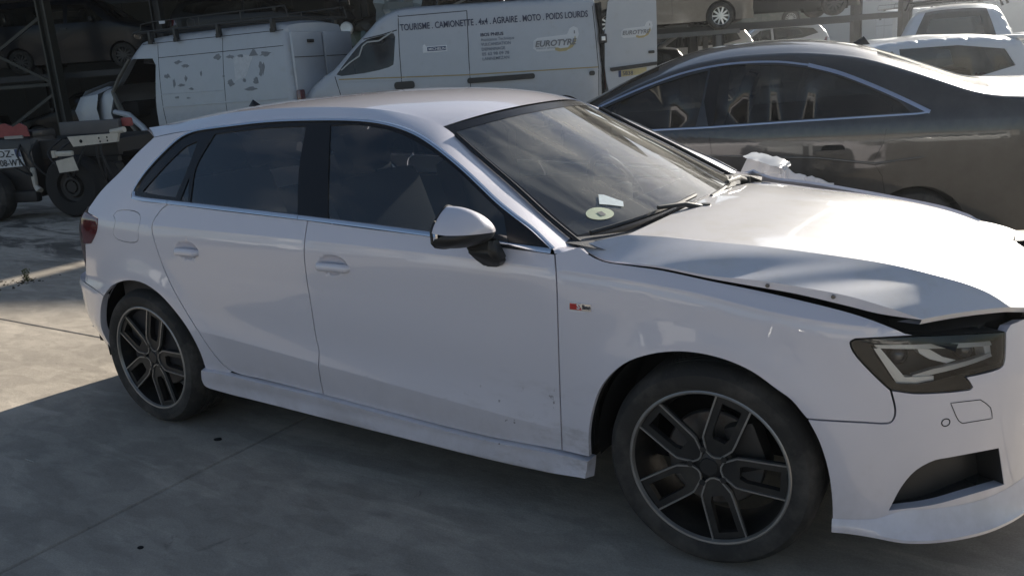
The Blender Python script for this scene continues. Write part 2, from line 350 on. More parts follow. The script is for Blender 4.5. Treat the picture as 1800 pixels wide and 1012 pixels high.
# panel outlines in (distance along the flank, height), metres
TR = {
 'front_door': [(-1.5449, 0.9881),(-1.5414, 0.9665),(-1.5381, 0.9449),(-1.5346, 0.9251),(-1.5368, 0.9051),(-1.5391, 0.8836),(-1.5419, 0.8596),(-1.545, 0.8312),(-1.5477, 0.8014),(-1.5497, 0.7734),(-1.5503, 0.7443),(-1.549, 0.7167),(-1.5481, 0.6868),(-1.5481, 0.6605),(-1.5488, 0.6314),(-1.5502, 0.6013),(-1.5515, 0.5724),(-1.5517, 0.5472),(-1.549, 0.5244),(-1.545, 0.5046),(-1.5427, 0.485),(-1.5459, 0.4549),(-1.5542, 0.423),(-1.5639, 0.3888),(-1.5709, 0.3553),(-1.5773, 0.3234),(-1.5839, 0.2913),(-1.5438, 0.2894),(-1.5044, 0.2876),(-1.4656, 0.2857),(-1.4273, 0.2838),(-1.3895, 0.282),(-1.352, 0.2802),(-1.3147, 0.2784),(-1.2775, 0.2767),(-1.2405, 0.2751),(-1.2034, 0.2735),(-1.1704, 0.2722),(-1.1373, 0.2708),(-1.1043, 0.2694),(-1.0714, 0.268),(-1.0387, 0.2666),(-1.0062, 0.2653),(-0.974, 0.2641),(-0.9421, 0.263),(-0.9106, 0.2621),(-0.8796, 0.2614),(-0.8491, 0.2609),(-0.8192, 0.2606),(-0.7885, 0.2606),(-0.7583, 0.2608),(-0.7285, 0.2613),(-0.6992, 0.2619),(-0.6702, 0.2626),(-0.6416, 0.2634),(-0.6133, 0.2643),(-0.5843, 0.266),(-0.5549, 0.2684),(-0.5254, 0.2711),(-0.4962, 0.2737),(-0.493, 0.3019),(-0.4903, 0.3295),(-0.4884, 0.3561),(-0.4883, 0.3812),(-0.4879, 0.4064),(-0.4872, 0.4316),(-0.4863, 0.4569),(-0.485, 0.4823),(-0.4835, 0.5078),(-0.4817, 0.5333),(-0.4799, 0.5586),(-0.4779, 0.5868),(-0.476, 0.6159),(-0.4744, 0.6453),(-0.4729, 0.6746),(-0.4715, 0.7033),(-0.4702, 0.7308),(-0.4692, 0.7566),(-0.4688, 0.78),(-0.4685, 0.8007),(-0.4685, 0.8183),(-0.4688, 0.8394),(-0.4696, 0.8559),(-0.4716, 0.8721),(-0.4749, 0.8907),(-0.4809, 0.9084),(-0.487, 0.9262),(-0.5143, 0.9279),(-0.5415, 0.9295),(-0.569, 0.9312),(-0.5969, 0.9329),(-0.6257, 0.9346),(-0.6555, 0.9365),(-0.6869, 0.9385),(-0.7142, 0.9403),(-0.7429, 0.9423),(-0.7728, 0.9443),(-0.8036, 0.9465),(-0.8352, 0.9487),(-0.8671, 0.951),(-0.8992, 0.9532),(-0.9312, 0.9553),(-0.9626, 0.9573),(-0.9934, 0.9592),(-1.0259, 0.961),(-1.0579, 0.9627),(-1.0895, 0.9642),(-1.121, 0.9657),(-1.1527, 0.9672),(-1.1847, 0.9687),(-1.2173, 0.9702),(-1.2508, 0.972),(-1.2857, 0.9738),(-1.3211, 0.9757),(-1.3571, 0.9777),(-1.3936, 0.9798),(-1.4307, 0.9818),(-1.4683, 0.9839),(-1.5064, 0.986)],
 'rear_door': [(-2.379, 1.0228),(-2.3257, 1.0205),(-2.2743, 1.0183),(-2.2241, 1.0161),(-2.1742, 1.0139),(-2.124, 1.0118),(-2.073, 1.0096),(-2.0207, 1.0074),(-1.9781, 1.0056),(-1.9346, 1.0038),(-1.8905, 1.002),(-1.8461, 1.0003),(-1.8016, 0.9985),(-1.7572, 0.9967),(-1.7132, 0.995),(-1.6697, 0.9932),(-1.6271, 0.9915),(-1.5854, 0.9898),(-1.5449, 0.9881),(-1.5414, 0.9665),(-1.5381, 0.9449),(-1.5346, 0.9251),(-1.5368, 0.9051),(-1.5391, 0.8836),(-1.5419, 0.8596),(-1.545, 0.8312),(-1.5477, 0.8014),(-1.5497, 0.7734),(-1.5503, 0.7443),(-1.549, 0.7167),(-1.5481, 0.6868),(-1.5481, 0.6605),(-1.5488, 0.6314),(-1.5502, 0.6013),(-1.5515, 0.5724),(-1.5517, 0.5472),(-1.549, 0.5244),(-1.545, 0.5046),(-1.5427, 0.485),(-1.5459, 0.4549),(-1.5542, 0.423),(-1.5639, 0.3888),(-1.5709, 0.3553),(-1.5773, 0.3234),(-1.5839, 0.2913),(-1.62, 0.2927),(-1.6569, 0.2942),(-1.6943, 0.2957),(-1.7317, 0.2972),(-1.7687, 0.2985),(-1.8046, 0.2997),(-1.8498, 0.301),(-1.8946, 0.3022),(-1.9374, 0.303),(-1.9768, 0.3034),(-2.0259, 0.3021),(-2.0686, 0.3021),(-2.0979, 0.3061),(-2.1241, 0.3115),(-2.142, 0.3224),(-2.1575, 0.3357),(-2.1732, 0.3582),(-2.1884, 0.3877),(-2.1979, 0.4085),(-2.2084, 0.4327),(-2.2197, 0.4591),(-2.2319, 0.4865),(-2.2502, 0.5121),(-2.2687, 0.5369),(-2.2864, 0.5626),(-2.3036, 0.5892),(-2.3202, 0.6163),(-2.3364, 0.6434),(-2.3526, 0.6702),(-2.3681, 0.6965),(-2.3839, 0.7253),(-2.398, 0.7546),(-2.4091, 0.7839),(-2.4185, 0.8123),(-2.4272, 0.839),(-2.4383, 0.8725),(-2.4478, 0.9038),(-2.4523, 0.9301),(-2.4499, 0.9491),(-2.443, 0.9655),(-2.4297, 0.986),(-2.4118, 1.0042),(-2.3958, 1.0141)],
 'quarter': [(-2.379, 1.0228),(-2.3958, 1.0141),(-2.4118, 1.0042),(-2.4297, 0.986),(-2.443, 0.9655),(-2.4499, 0.9491),(-2.4523, 0.9301),(-2.4478, 0.9038),(-2.4383, 0.8725),(-2.4272, 0.839),(-2.4185, 0.8123),(-2.4091, 0.7839),(-2.398, 0.7546),(-2.3839, 0.7253),(-2.3681, 0.6965),(-2.3526, 0.6702),(-2.3364, 0.6434),(-2.3202, 0.6163),(-2.3036, 0.5892),(-2.2864, 0.5626),(-2.2687, 0.5369),(-2.2502, 0.5121),(-2.2319, 0.4865),(-2.2197, 0.4591),(-2.2084, 0.4327),(-2.1979, 0.4085),(-2.1884, 0.3877),(-2.1732, 0.3582),(-2.1575, 0.3357),(-2.142, 0.3224),(-2.1241, 0.3115),(-2.1425, 0.3002),(-2.1607, 0.2919),(-2.1902, 0.2939),(-2.2237, 0.305),(-2.2589, 0.3156),(-2.2576, 0.3492),(-2.2589, 0.3838),(-2.2629, 0.4089),(-2.2689, 0.4354),(-2.2772, 0.4621),(-2.2877, 0.4875),(-2.3042, 0.5115),(-2.3239, 0.5348),(-2.3443, 0.5576),(-2.3652, 0.5794),(-2.3863, 0.5999),(-2.4089, 0.6198),(-2.4334, 0.6378),(-2.4602, 0.653),(-2.4927, 0.6671),(-2.5276, 0.678),(-2.5656, 0.6847),(-2.6052, 0.6866),(-2.6481, 0.6844),(-2.6916, 0.6785),(-2.7548, 0.6626),(-2.8114, 0.6408),(-2.8428, 0.6184),(-2.8761, 0.5925),(-2.9219, 0.6049),(-2.9883, 0.6123),(-3.0482, 0.6175),(-3.1051, 0.623),(-3.1217, 0.6461),(-3.104, 0.6758),(-3.0808, 0.7076),(-3.0597, 0.745),(-3.0424, 0.783),(-3.0293, 0.8199),(-2.9961, 0.8241),(-2.9645, 0.8281),(-2.9369, 0.8475),(-2.9131, 0.8663),(-2.8977, 0.8831),(-2.8868, 0.9002),(-2.8819, 0.9224),(-2.8835, 0.9447),(-2.9403, 0.9535),(-3.0028, 0.9619),(-3.0084, 0.9711),(-3.0142, 0.9803),(-2.9981, 1.0059),(-2.9825, 1.0313),(-2.962, 1.0568),(-2.9362, 1.0788),(-2.9049, 1.1008),(-2.8737, 1.1224),(-2.8463, 1.1434),(-2.82, 1.168),(-2.7966, 1.1919),(-2.7713, 1.2154),(-2.7489, 1.2329),(-2.7253, 1.2501),(-2.7016, 1.267),(-2.6787, 1.2839),(-2.6213, 1.2902),(-2.5655, 1.2963),(-2.5129, 1.3017),(-2.4632, 1.306),(-2.4144, 1.3097),(-2.3668, 1.3134),(-2.4002, 1.3064),(-2.4326, 1.2985),(-2.4598, 1.2895),(-2.4858, 1.2774),(-2.5067, 1.264),(-2.5287, 1.2473),(-2.5505, 1.2289),(-2.5714, 1.2103),(-2.592, 1.1908),(-2.6121, 1.1703),(-2.6304, 1.1495),(-2.6454, 1.1291),(-2.6572, 1.1069),(-2.6655, 1.0849),(-2.6741, 1.063),(-2.6742, 1.0528),(-2.6693, 1.0436),(-2.6462, 1.0366),(-2.6112, 1.0318),(-2.562, 1.0281),(-2.5015, 1.0261),(-2.4382, 1.0246)],
 'fender': [(-0.487, 0.9262),(-0.4609, 0.9342),(-0.4351, 0.9421),(-0.4099, 0.9497),(-0.3922, 0.94),(-0.3738, 0.9307),(-0.3505, 0.9215),(-0.3242, 0.9141),(-0.3034, 0.9107),(-0.2805, 0.9086),(-0.2571, 0.9069),(-0.2343, 0.9051),(-0.2131, 0.9032),(-0.1924, 0.9017),(-0.1711, 0.8999),(-0.1479, 0.8975),(-0.128, 0.895),(-0.1065, 0.8921),(-0.084, 0.8888),(-0.0612, 0.8853),(-0.0385, 0.8818),(-0.0165, 0.8783),(0.0042, 0.8751),(0.0248, 0.872),(0.0449, 0.869),(0.0646, 0.8661),(0.0841, 0.8633),(0.1036, 0.8604),(0.1234, 0.8574),(0.1431, 0.8543),(0.1626, 0.8512),(0.182, 0.8481),(0.2017, 0.8448),(0.2216, 0.8414),(0.2415, 0.838),(0.2594, 0.8349),(0.2782, 0.8317),(0.2976, 0.8284),(0.3171, 0.8249),(0.3365, 0.8214),(0.3552, 0.8179),(0.373, 0.8143),(0.3895, 0.8106),(0.4079, 0.8062),(0.4247, 0.8016),(0.4403, 0.797),(0.4552, 0.7922),(0.47, 0.7872),(0.4874, 0.7808),(0.5043, 0.7738),(0.522, 0.765),(0.5398, 0.7563),(0.5201, 0.7561),(0.5006, 0.7557),(0.4815, 0.7551),(0.463, 0.7542),(0.4467, 0.7534),(0.4308, 0.7524),(0.415, 0.7513),(0.3992, 0.75),(0.393, 0.747),(0.3882, 0.7436),(0.387, 0.7409),(0.387, 0.7375),(0.3897, 0.7275),(0.3958, 0.7152),(0.406, 0.7012),(0.4194, 0.6859),(0.4329, 0.671),(0.446, 0.6569),(0.4594, 0.6432),(0.4711, 0.6313),(0.48, 0.6226),(0.4882, 0.6148),(0.4928, 0.5976),(0.4974, 0.5802),(0.5005, 0.5651),(0.5014, 0.5539),(0.5007, 0.5441),(0.4983, 0.5351),(0.4943, 0.5278),(0.4898, 0.5241),(0.4834, 0.5219),(0.4679, 0.5207),(0.4472, 0.5218),(0.4252, 0.5233),(0.4094, 0.5241),(0.3927, 0.5249),(0.3757, 0.5256),(0.3591, 0.5262),(0.3434, 0.5266),(0.3281, 0.5268),(0.3134, 0.5269),(0.2988, 0.5268),(0.284, 0.5263),(0.2792, 0.5319),(0.2737, 0.5383),(0.2649, 0.5497),(0.2542, 0.5634),(0.2426, 0.5757),(0.2311, 0.5845),(0.2189, 0.5922),(0.2054, 0.6006),(0.1902, 0.611),(0.1734, 0.6227),(0.1555, 0.6341),(0.1368, 0.644),(0.1206, 0.6509),(0.1036, 0.6571),(0.0861, 0.6625),(0.068, 0.6672),(0.0497, 0.671),(0.0307, 0.6741),(0.0111, 0.6765),(-0.0087, 0.678),(-0.0288, 0.6785),(-0.0489, 0.678),(-0.069, 0.6763),(-0.0895, 0.6736),(-0.1102, 0.6698),(-0.1307, 0.665),(-0.1509, 0.6591),(-0.1747, 0.6508),(-0.1984, 0.641),(-0.2216, 0.6293),(-0.2436, 0.6152),(-0.2645, 0.5983),(-0.2846, 0.5788),(-0.3033, 0.5576),(-0.3195, 0.5359),(-0.3317, 0.5156),(-0.3416, 0.4946),(-0.3498, 0.4733),(-0.3572, 0.4521),(-0.3656, 0.4246),(-0.3721, 0.3971),(-0.3771, 0.3693),(-0.3795, 0.348),(-0.3806, 0.3267),(-0.3813, 0.3053),(-0.3824, 0.2835),(-0.4186, 0.2813),(-0.4573, 0.2773),(-0.4962, 0.2737),(-0.493, 0.3019),(-0.4903, 0.3295),(-0.4884, 0.3561),(-0.4883, 0.3812),(-0.4879, 0.4064),(-0.4872, 0.4316),(-0.4863, 0.4569),(-0.485, 0.4823),(-0.4835, 0.5078),(-0.4817, 0.5333),(-0.4799, 0.5586),(-0.4779, 0.5868),(-0.476, 0.6159),(-0.4744, 0.6453),(-0.4729, 0.6746),(-0.4715, 0.7033),(-0.4702, 0.7308),(-0.4692, 0.7566),(-0.4688, 0.78),(-0.4685, 0.8007),(-0.4685, 0.8183),(-0.4688, 0.8394),(-0.4696, 0.8559),(-0.4716, 0.8721),(-0.4749, 0.8907),(-0.4809, 0.9084)],
 'skirt': [(-2.2618, 0.3154),(-2.2297, 0.3109),(-2.1989, 0.3059),(-2.1675, 0.3011),(-2.1332, 0.2975),(-2.097, 0.2966),(-2.0615, 0.296),(-2.0246, 0.2951),(-1.9819, 0.2942),(-1.9453, 0.2935),(-1.9061, 0.2927),(-1.8647, 0.292),(-1.8212, 0.2911),(-1.7761, 0.2902),(-1.7294, 0.2891),(-1.6815, 0.2879),(-1.6327, 0.2865),(-1.583, 0.285),(-1.5493, 0.2839),(-1.514, 0.2825),(-1.4773, 0.2809),(-1.4395, 0.2792),(-1.4008, 0.2774),(-1.3615, 0.2755),(-1.3217, 0.2735),(-1.2818, 0.2715),(-1.2418, 0.2695),(-1.202, 0.2675),(-1.1626, 0.2655),(-1.1237, 0.2635),(-1.0854, 0.2617),(-1.048, 0.26),(-1.0116, 0.2584),(-0.9764, 0.2569),(-0.9424, 0.2557),(-0.9098, 0.2546),(-0.8787, 0.2538),(-0.8492, 0.2532),(-0.8215, 0.2528),(-0.7859, 0.2528),(-0.7512, 0.2532),(-0.7176, 0.254),(-0.6851, 0.255),(-0.6539, 0.2561),(-0.6241, 0.2573),(-0.5953, 0.2589),(-0.5671, 0.2614),(-0.5402, 0.2641),(-0.5153, 0.2664),(-0.4923, 0.2684),(-0.4588, 0.2721),(-0.4303, 0.2751),(-0.4048, 0.2771),(-0.3797, 0.2782),(-0.3847, 0.2485),(-0.3906, 0.2176),(-0.4202, 0.2136),(-0.4516, 0.2078),(-0.4836, 0.2015),(-0.515, 0.1962),(-0.5472, 0.1906),(-0.5795, 0.1857),(-0.6105, 0.1827),(-0.64, 0.1819),(-0.6705, 0.1814),(-0.7021, 0.181),(-0.7352, 0.1808),(-0.7634, 0.1808),(-0.7926, 0.1809),(-0.8228, 0.1811),(-0.8539, 0.1813),(-0.8859, 0.1817),(-0.9187, 0.1822),(-0.9523, 0.1827),(-0.9867, 0.1833),(-1.0217, 0.1839),(-1.0573, 0.1846),(-1.0934, 0.1853),(-1.13, 0.186),(-1.1671, 0.1867),(-1.2044, 0.1874),(-1.242, 0.1881),(-1.2798, 0.1887),(-1.3176, 0.1893),(-1.3562, 0.19),(-1.3963, 0.1906),(-1.4377, 0.1913),(-1.4803, 0.1921),(-1.5238, 0.1929),(-1.5681, 0.1937),(-1.6128, 0.1945),(-1.658, 0.1953),(-1.7032, 0.1961),(-1.7484, 0.1969),(-1.7931, 0.1976),(-1.8372, 0.1983),(-1.8803, 0.1989),(-1.9221, 0.1994),(-1.9625, 0.1998),(-2.0009, 0.2002),(-2.0371, 0.2004),(-2.0907, 0.2005),(-2.136, 0.2017),(-2.1696, 0.2064),(-2.1967, 0.2129),(-2.2222, 0.2201),(-2.249, 0.2277),(-2.262, 0.2337),(-2.2728, 0.2415),(-2.2766, 0.2541),(-2.276, 0.2698),(-2.27, 0.2919)],
 'bumperF': [(0.284, 0.5263),(0.2988, 0.5268),(0.3134, 0.5269),(0.3281, 0.5268),(0.3434, 0.5266),(0.3591, 0.5262),(0.3757, 0.5256),(0.3927, 0.5249),(0.4094, 0.5241),(0.4252, 0.5233),(0.4472, 0.5218),(0.4679, 0.5207),(0.4834, 0.5219),(0.4898, 0.5241),(0.4943, 0.5278),(0.4983, 0.5351),(0.5007, 0.5441),(0.5014, 0.5539),(0.5005, 0.5651),(0.4974, 0.5802),(0.4928, 0.5976),(0.4882, 0.6148),(0.496, 0.614),(0.5048, 0.6129),(0.5167, 0.6108),(0.5306, 0.6083),(0.5463, 0.6063),(0.5615, 0.6055),(0.5789, 0.605),(0.5974, 0.6047),(0.6158, 0.6043),(0.633, 0.6038),(0.6531, 0.6035),(0.6723, 0.6034),(0.6921, 0.6029),(0.697, 0.6053),(0.7002, 0.6087),(0.6919, 0.6227),(0.6791, 0.6392),(0.6982, 0.6399),(0.718, 0.6402),(0.7376, 0.6407),(0.7652, 0.6412),(0.7898, 0.6429),(0.8003, 0.6453),(0.8082, 0.6497),(0.8151, 0.6631),(0.8191, 0.6807),(0.8228, 0.6965),(0.8265, 0.7136),(0.832, 0.7302)],
 'bumperF_arch': [(0.3519, 0.1923),(0.3516, 0.2171),(0.3514, 0.2416),(0.3509, 0.2658),(0.3496, 0.2897),(0.3475, 0.3136),(0.3448, 0.3373),(0.3415, 0.3606),(0.3373, 0.3833),(0.3323, 0.4048),(0.3265, 0.4261),(0.3202, 0.4466),(0.3133, 0.4659),(0.3065, 0.482),(0.2991, 0.497),(0.2915, 0.5116),(0.284, 0.5263)],
 'intake': [(0.4977, 0.2619),(0.5052, 0.2812),(0.5125, 0.3006),(0.52, 0.3194),(0.5282, 0.3364),(0.5385, 0.3541),(0.5495, 0.37),(0.5621, 0.3837),(0.5775, 0.3955),(0.5947, 0.4049),(0.6113, 0.4113),(0.6281, 0.4139),(0.6447, 0.4145),(0.6693, 0.416),(0.695, 0.4167),(0.722, 0.4166),(0.7509, 0.4153),(0.7825, 0.4126),(0.8177, 0.408),(0.8299, 0.377),(0.8421, 0.3457),(0.8542, 0.3142),(0.8666, 0.2822),(0.8356, 0.2862),(0.8073, 0.2888),(0.781, 0.2902),(0.7564, 0.2907),(0.7329, 0.2901),(0.7086, 0.2885),(0.6851, 0.2859),(0.6621, 0.2827),(0.6395, 0.2795),(0.617, 0.2765),(0.5969, 0.2742),(0.5768, 0.2722),(0.5567, 0.2702),(0.5368, 0.2679),(0.5171, 0.2652)],
 'headlight': [(0.3992, 0.75),(0.415, 0.7513),(0.4308, 0.7524),(0.4467, 0.7534),(0.463, 0.7542),(0.4814, 0.7549),(0.5002, 0.7554),(0.5198, 0.7556),(0.5406, 0.7556),(0.558, 0.7553),(0.5765, 0.7548),(0.5959, 0.7539),(0.6161, 0.7528),(0.6372, 0.7514),(0.659, 0.7498),(0.6801, 0.7481),(0.7022, 0.7461),(0.7255, 0.7438),(0.7501, 0.7412),(0.7762, 0.738),(0.8034, 0.7344),(0.832, 0.7302),(0.8265, 0.7136),(0.8228, 0.6965),(0.8191, 0.6807),(0.8151, 0.6631),(0.8082, 0.6497),(0.7995, 0.6456),(0.7898, 0.6429),(0.7592, 0.6433),(0.7309, 0.6426),(0.7043, 0.6412),(0.6791, 0.6392),(0.6919, 0.6227),(0.7002, 0.6087),(0.697, 0.6053),(0.6921, 0.6029),(0.6723, 0.6034),(0.6531, 0.6035),(0.633, 0.6038),(0.6158, 0.6043),(0.5974, 0.6047),(0.5789, 0.605),(0.5615, 0.6055),(0.5463, 0.6063),(0.5306, 0.6083),(0.5167, 0.6108),(0.5048, 0.6129),(0.496, 0.614),(0.4882, 0.6148),(0.48, 0.6226),(0.4711, 0.6313),(0.4594, 0.6432),(0.446, 0.6569),(0.4329, 0.671),(0.4194, 0.6859),(0.406, 0.7012),(0.3958, 0.7152),(0.3897, 0.7275),(0.387, 0.7375),(0.387, 0.7409),(0.3882, 0.7436),(0.393, 0.747)],
 'tail': [(-3.0115, 0.9638),(-2.9426, 0.9558),(-2.8803, 0.9472),(-2.8768, 0.9238),(-2.8815, 0.9006),(-2.8923, 0.8835),(-2.9075, 0.8667),(-2.9314, 0.8467),(-2.9593, 0.8259),(-2.9966, 0.8228),(-3.0361, 0.8193)],
 'fuel': [(-2.7597, 0.9643),(-2.7501, 0.9743),(-2.7351, 0.9827),(-2.6966, 0.9873),(-2.6462, 0.9882),(-2.6036, 0.9857),(-2.5768, 0.9807),(-2.5569, 0.9725),(-2.5451, 0.9568),(-2.5403, 0.9394),(-2.5466, 0.9261),(-2.5519, 0.9126),(-2.5514, 0.8908),(-2.5555, 0.8708),(-2.567, 0.8623),(-2.5841, 0.8567),(-2.6235, 0.8539),(-2.6745, 0.8558),(-2.7148, 0.8612),(-2.7346, 0.8686),(-2.7458, 0.8783),(-2.7483, 0.889),(-2.7456, 0.9011),(-2.735, 0.9194),(-2.7265, 0.938),(-2.7408, 0.9515),(-2.7597, 0.9643)],
 'washer': [(0.6411, 0.5724),(0.6686, 0.5722),(0.6973, 0.5712),(0.7278, 0.5692),(0.7475, 0.5549),(0.7649, 0.5393),(0.7714, 0.523),(0.7749, 0.5061),(0.7405, 0.5089),(0.709, 0.5101),(0.6795, 0.5103),(0.6734, 0.5141),(0.6673, 0.5193),(0.6586, 0.5337),(0.6497, 0.5532)],
 'dlo': [(-2.653, 1.0464),(-2.6285, 1.0437),(-2.5998, 1.0412),(-2.5559, 1.0391),(-2.5027, 1.0373),(-2.4446, 1.0356),(-2.3851, 1.0336),(-2.338, 1.0318),(-2.2888, 1.0299),(-2.2382, 1.028),(-2.1862, 1.026),(-2.1333, 1.0239),(-2.0801, 1.0218),(-2.0267, 1.0197),(-1.9844, 1.018),(-1.9416, 1.0162),(-1.8985, 1.0145),(-1.8551, 1.0127),(-1.8115, 1.011),(-1.7678, 1.0091),(-1.724, 1.0073),(-1.6803, 1.0054),(-1.6366, 1.0035),(-1.593, 1.0015),(-1.5496, 0.9995),(-1.5117, 0.9977),(-1.4731, 0.9959),(-1.434, 0.9939),(-1.3946, 0.992),(-1.3552, 0.99),(-1.3159, 0.988),(-1.277, 0.986),(-1.2386, 0.984),(-1.2008, 0.9819),(-1.1639, 0.9799),(-1.128, 0.9779),(-1.0932, 0.976),(-1.0597, 0.9741),(-1.0276, 0.9722),(-0.997, 0.9704),(-0.9616, 0.9682),(-0.9274, 0.966),(-0.8944, 0.9638),(-0.8625, 0.9616),(-0.8315, 0.9595),(-0.8015, 0.9574),(-0.7724, 0.9554),(-0.7442, 0.9535),(-0.7167, 0.9516),(-0.6901, 0.9499),(-0.6595, 0.948),(-0.6305, 0.9463),(-0.6026, 0.9446),(-0.5755, 0.9431),(-0.5489, 0.9416),(-0.5225, 0.94),(-0.496, 0.9385),(-0.518, 0.9523),(-0.5405, 0.9665),(-0.563, 0.9804),(-0.585, 0.993),(-0.6087, 1.005),(-0.632, 1.0158),(-0.6555, 1.0269),(-0.6804, 1.0392),(-0.7056, 1.0518),(-0.7312, 1.0652),(-0.7577, 1.08),(-0.7845, 1.0957),(-0.8118, 1.1115),(-0.8394, 1.1274),(-0.8675, 1.1434),(-0.8962, 1.1593),(-0.925, 1.1746),(-0.9544, 1.1897),(-0.9842, 1.2045),(-1.0135, 1.2187),(-1.0431, 1.2326),(-1.0731, 1.2458),(-1.1017, 1.2577),(-1.1306, 1.2689),(-1.1608, 1.2792),(-1.1956, 1.2894),(-1.232, 1.2986),(-1.2688, 1.3066),(-1.3053, 1.3133),(-1.3422, 1.3188),(-1.3802, 1.3234),(-1.4121, 1.3264),(-1.4447, 1.3287),(-1.4782, 1.3306),(-1.5122, 1.3322),(-1.5488, 1.3336),(-1.586, 1.3346),(-1.6243, 1.3354),(-1.6638, 1.336),(-1.7, 1.3365),(-1.738, 1.3369),(-1.7766, 1.3371),(-1.8146, 1.3372),(-1.8509, 1.337),(-1.8863, 1.3366),(-1.9199, 1.3359),(-1.9532, 1.335),(-1.988, 1.3337),(-2.0285, 1.3318),(-2.0709, 1.3295),(-2.1131, 1.3269),(-2.1534, 1.3245),(-2.1947, 1.3221),(-2.2337, 1.3198),(-2.2713, 1.3173),(-2.3195, 1.3142),(-2.3643, 1.31),(-2.3996, 1.304),(-2.4309, 1.2962),(-2.4545, 1.2877),(-2.4768, 1.2762),(-2.4969, 1.2628),(-2.5186, 1.2461),(-2.5406, 1.2277),(-2.5616, 1.2092),(-2.5823, 1.19),(-2.6025, 1.1698),(-2.621, 1.1494),(-2.6363, 1.1293),(-2.651, 1.1056),(-2.6621, 1.0821),(-2.6651, 1.0632),(-2.66, 1.0542)],
 'gl_quarter': [(-2.6018, 1.0639),(-2.5799, 1.0872),(-2.5584, 1.1103),(-2.5362, 1.1333),(-2.5175, 1.1516),(-2.4982, 1.17),(-2.479, 1.1878),(-2.4609, 1.2038),(-2.4361, 1.226),(-2.4092, 1.2442),(-2.3766, 1.2555),(-2.3419, 1.2648),(-2.3402, 1.2421),(-2.3388, 1.2196),(-2.3379, 1.1968),(-2.3382, 1.173),(-2.3397, 1.1491),(-2.3424, 1.1242),(-2.346, 1.0986),(-2.3501, 1.0729),(-2.3543, 1.0475),(-2.4052, 1.0498),(-2.4572, 1.0522),(-2.5059, 1.055),(-2.5544, 1.0593)],
 'gl_small': [(-2.3181, 1.0375),(-2.2908, 1.036),(-2.2638, 1.0345),(-2.2777, 1.0652),(-2.2923, 1.0961),(-2.3077, 1.1272),(-2.3106, 1.0973),(-2.3141, 1.0674)],
 'gl_rear': [(-2.2477, 1.2917),(-2.2562, 1.2665),(-2.2663, 1.2411),(-2.2762, 1.2158),(-2.2838, 1.1909),(-2.2869, 1.1667),(-2.2841, 1.1425),(-2.2774, 1.1185),(-2.2693, 1.0958),(-2.2625, 1.0757),(-2.2551, 1.0532),(-2.248, 1.0328),(-2.1955, 1.0302),(-2.1437, 1.0275),(-2.0929, 1.0249),(-2.0431, 1.0223),(-1.9943, 1.0197),(-1.9466, 1.0173),(-1.9001, 1.015),(-1.856, 1.0128),(-1.8129, 1.0108),(-1.7707, 1.0089),(-1.7292, 1.0071),(-1.6884, 1.0052),(-1.6481, 1.0034),(-1.6082, 1.0016),(-1.6182, 1.027),(-1.629, 1.0525),(-1.6402, 1.0782),(-1.6513, 1.1039),(-1.662, 1.1298),(-1.6717, 1.1558),(-1.6801, 1.1818),(-1.6876, 1.2078),(-1.6945, 1.234),(-1.7013, 1.2602),(-1.7085, 1.2866),(-1.7166, 1.3132),(-1.7578, 1.3128),(-1.7997, 1.3124),(-1.8422, 1.3121),(-1.8852, 1.3116),(-1.9287, 1.3108),(-1.9725, 1.3094),(-2.0171, 1.3073),(-2.062, 1.3046),(-2.1075, 1.3016),(-2.1536, 1.2983),(-2.2005, 1.2949)],
 'gl_front': [(-1.4515, 0.995),(-1.4602, 1.0178),(-1.4692, 1.0408),(-1.4786, 1.0639),(-1.4882, 1.0871),(-1.498, 1.1103),(-1.508, 1.1335),(-1.518, 1.1566),(-1.5293, 1.1825),(-1.5407, 1.2084),(-1.5523, 1.2343),(-1.5642, 1.2602),(-1.5765, 1.2864),(-1.5894, 1.3129),(-1.5524, 1.3134),(-1.5163, 1.3144),(-1.4798, 1.3146),(-1.4419, 1.313),(-1.4074, 1.31),(-1.3721, 1.3061),(-1.3363, 1.3012),(-1.3005, 1.295),(-1.265, 1.2875),(-1.2269, 1.2778),(-1.1885, 1.2664),(-1.1505, 1.2538),(-1.1138, 1.2408),(-1.079, 1.2276),(-1.0487, 1.2154),(-1.0198, 1.2028),(-0.992, 1.1899),(-0.9645, 1.1765),(-0.9371, 1.1627),(-0.9072, 1.1468),(-0.8771, 1.1298),(-0.8478, 1.1127),(-0.8197, 1.0961),(-0.7936, 1.081),(-0.7692, 1.0671),(-0.7464, 1.0541),(-0.7245, 1.0416),(-0.7026, 1.0291),(-0.6887, 1.0018),(-0.6751, 0.9747),(-0.6619, 0.9477),(-0.6905, 0.9497),(-0.7193, 0.9517),(-0.7484, 0.9538),(-0.7777, 0.9558),(-0.8074, 0.9579),(-0.8376, 0.96),(-0.8682, 0.9621),(-0.8993, 0.9642),(-0.9312, 0.9662),(-0.9637, 0.9683),(-0.997, 0.9704),(-1.0283, 0.9723),(-1.0603, 0.9741),(-1.093, 0.976),(-1.1264, 0.9779),(-1.1604, 0.9797),(-1.1951, 0.9816),(-1.2303, 0.9834),(-1.266, 0.9853),(-1.3022, 0.9872),(-1.339, 0.9891),(-1.3761, 0.991),(-1.4136, 0.993)],
 'h1': [(-2.3298, 0.8251),(-2.2677, 0.8205),(-2.207, 0.8159),(-2.1467, 0.8115)],
 'h2': [(-1.5093, 0.7942),(-1.4659, 0.7926),(-1.4232, 0.7911),(-1.381, 0.7895),(-1.3395, 0.788),(-1.2986, 0.7865)],
 'badge': [(-0.4239, 0.7761),(-0.3994, 0.776),(-0.3752, 0.7758),(-0.3513, 0.7756)],
 'sensor': [(0.6315, 0.5189),(0.6315, 0.5189),(0.6315, 0.5189)],
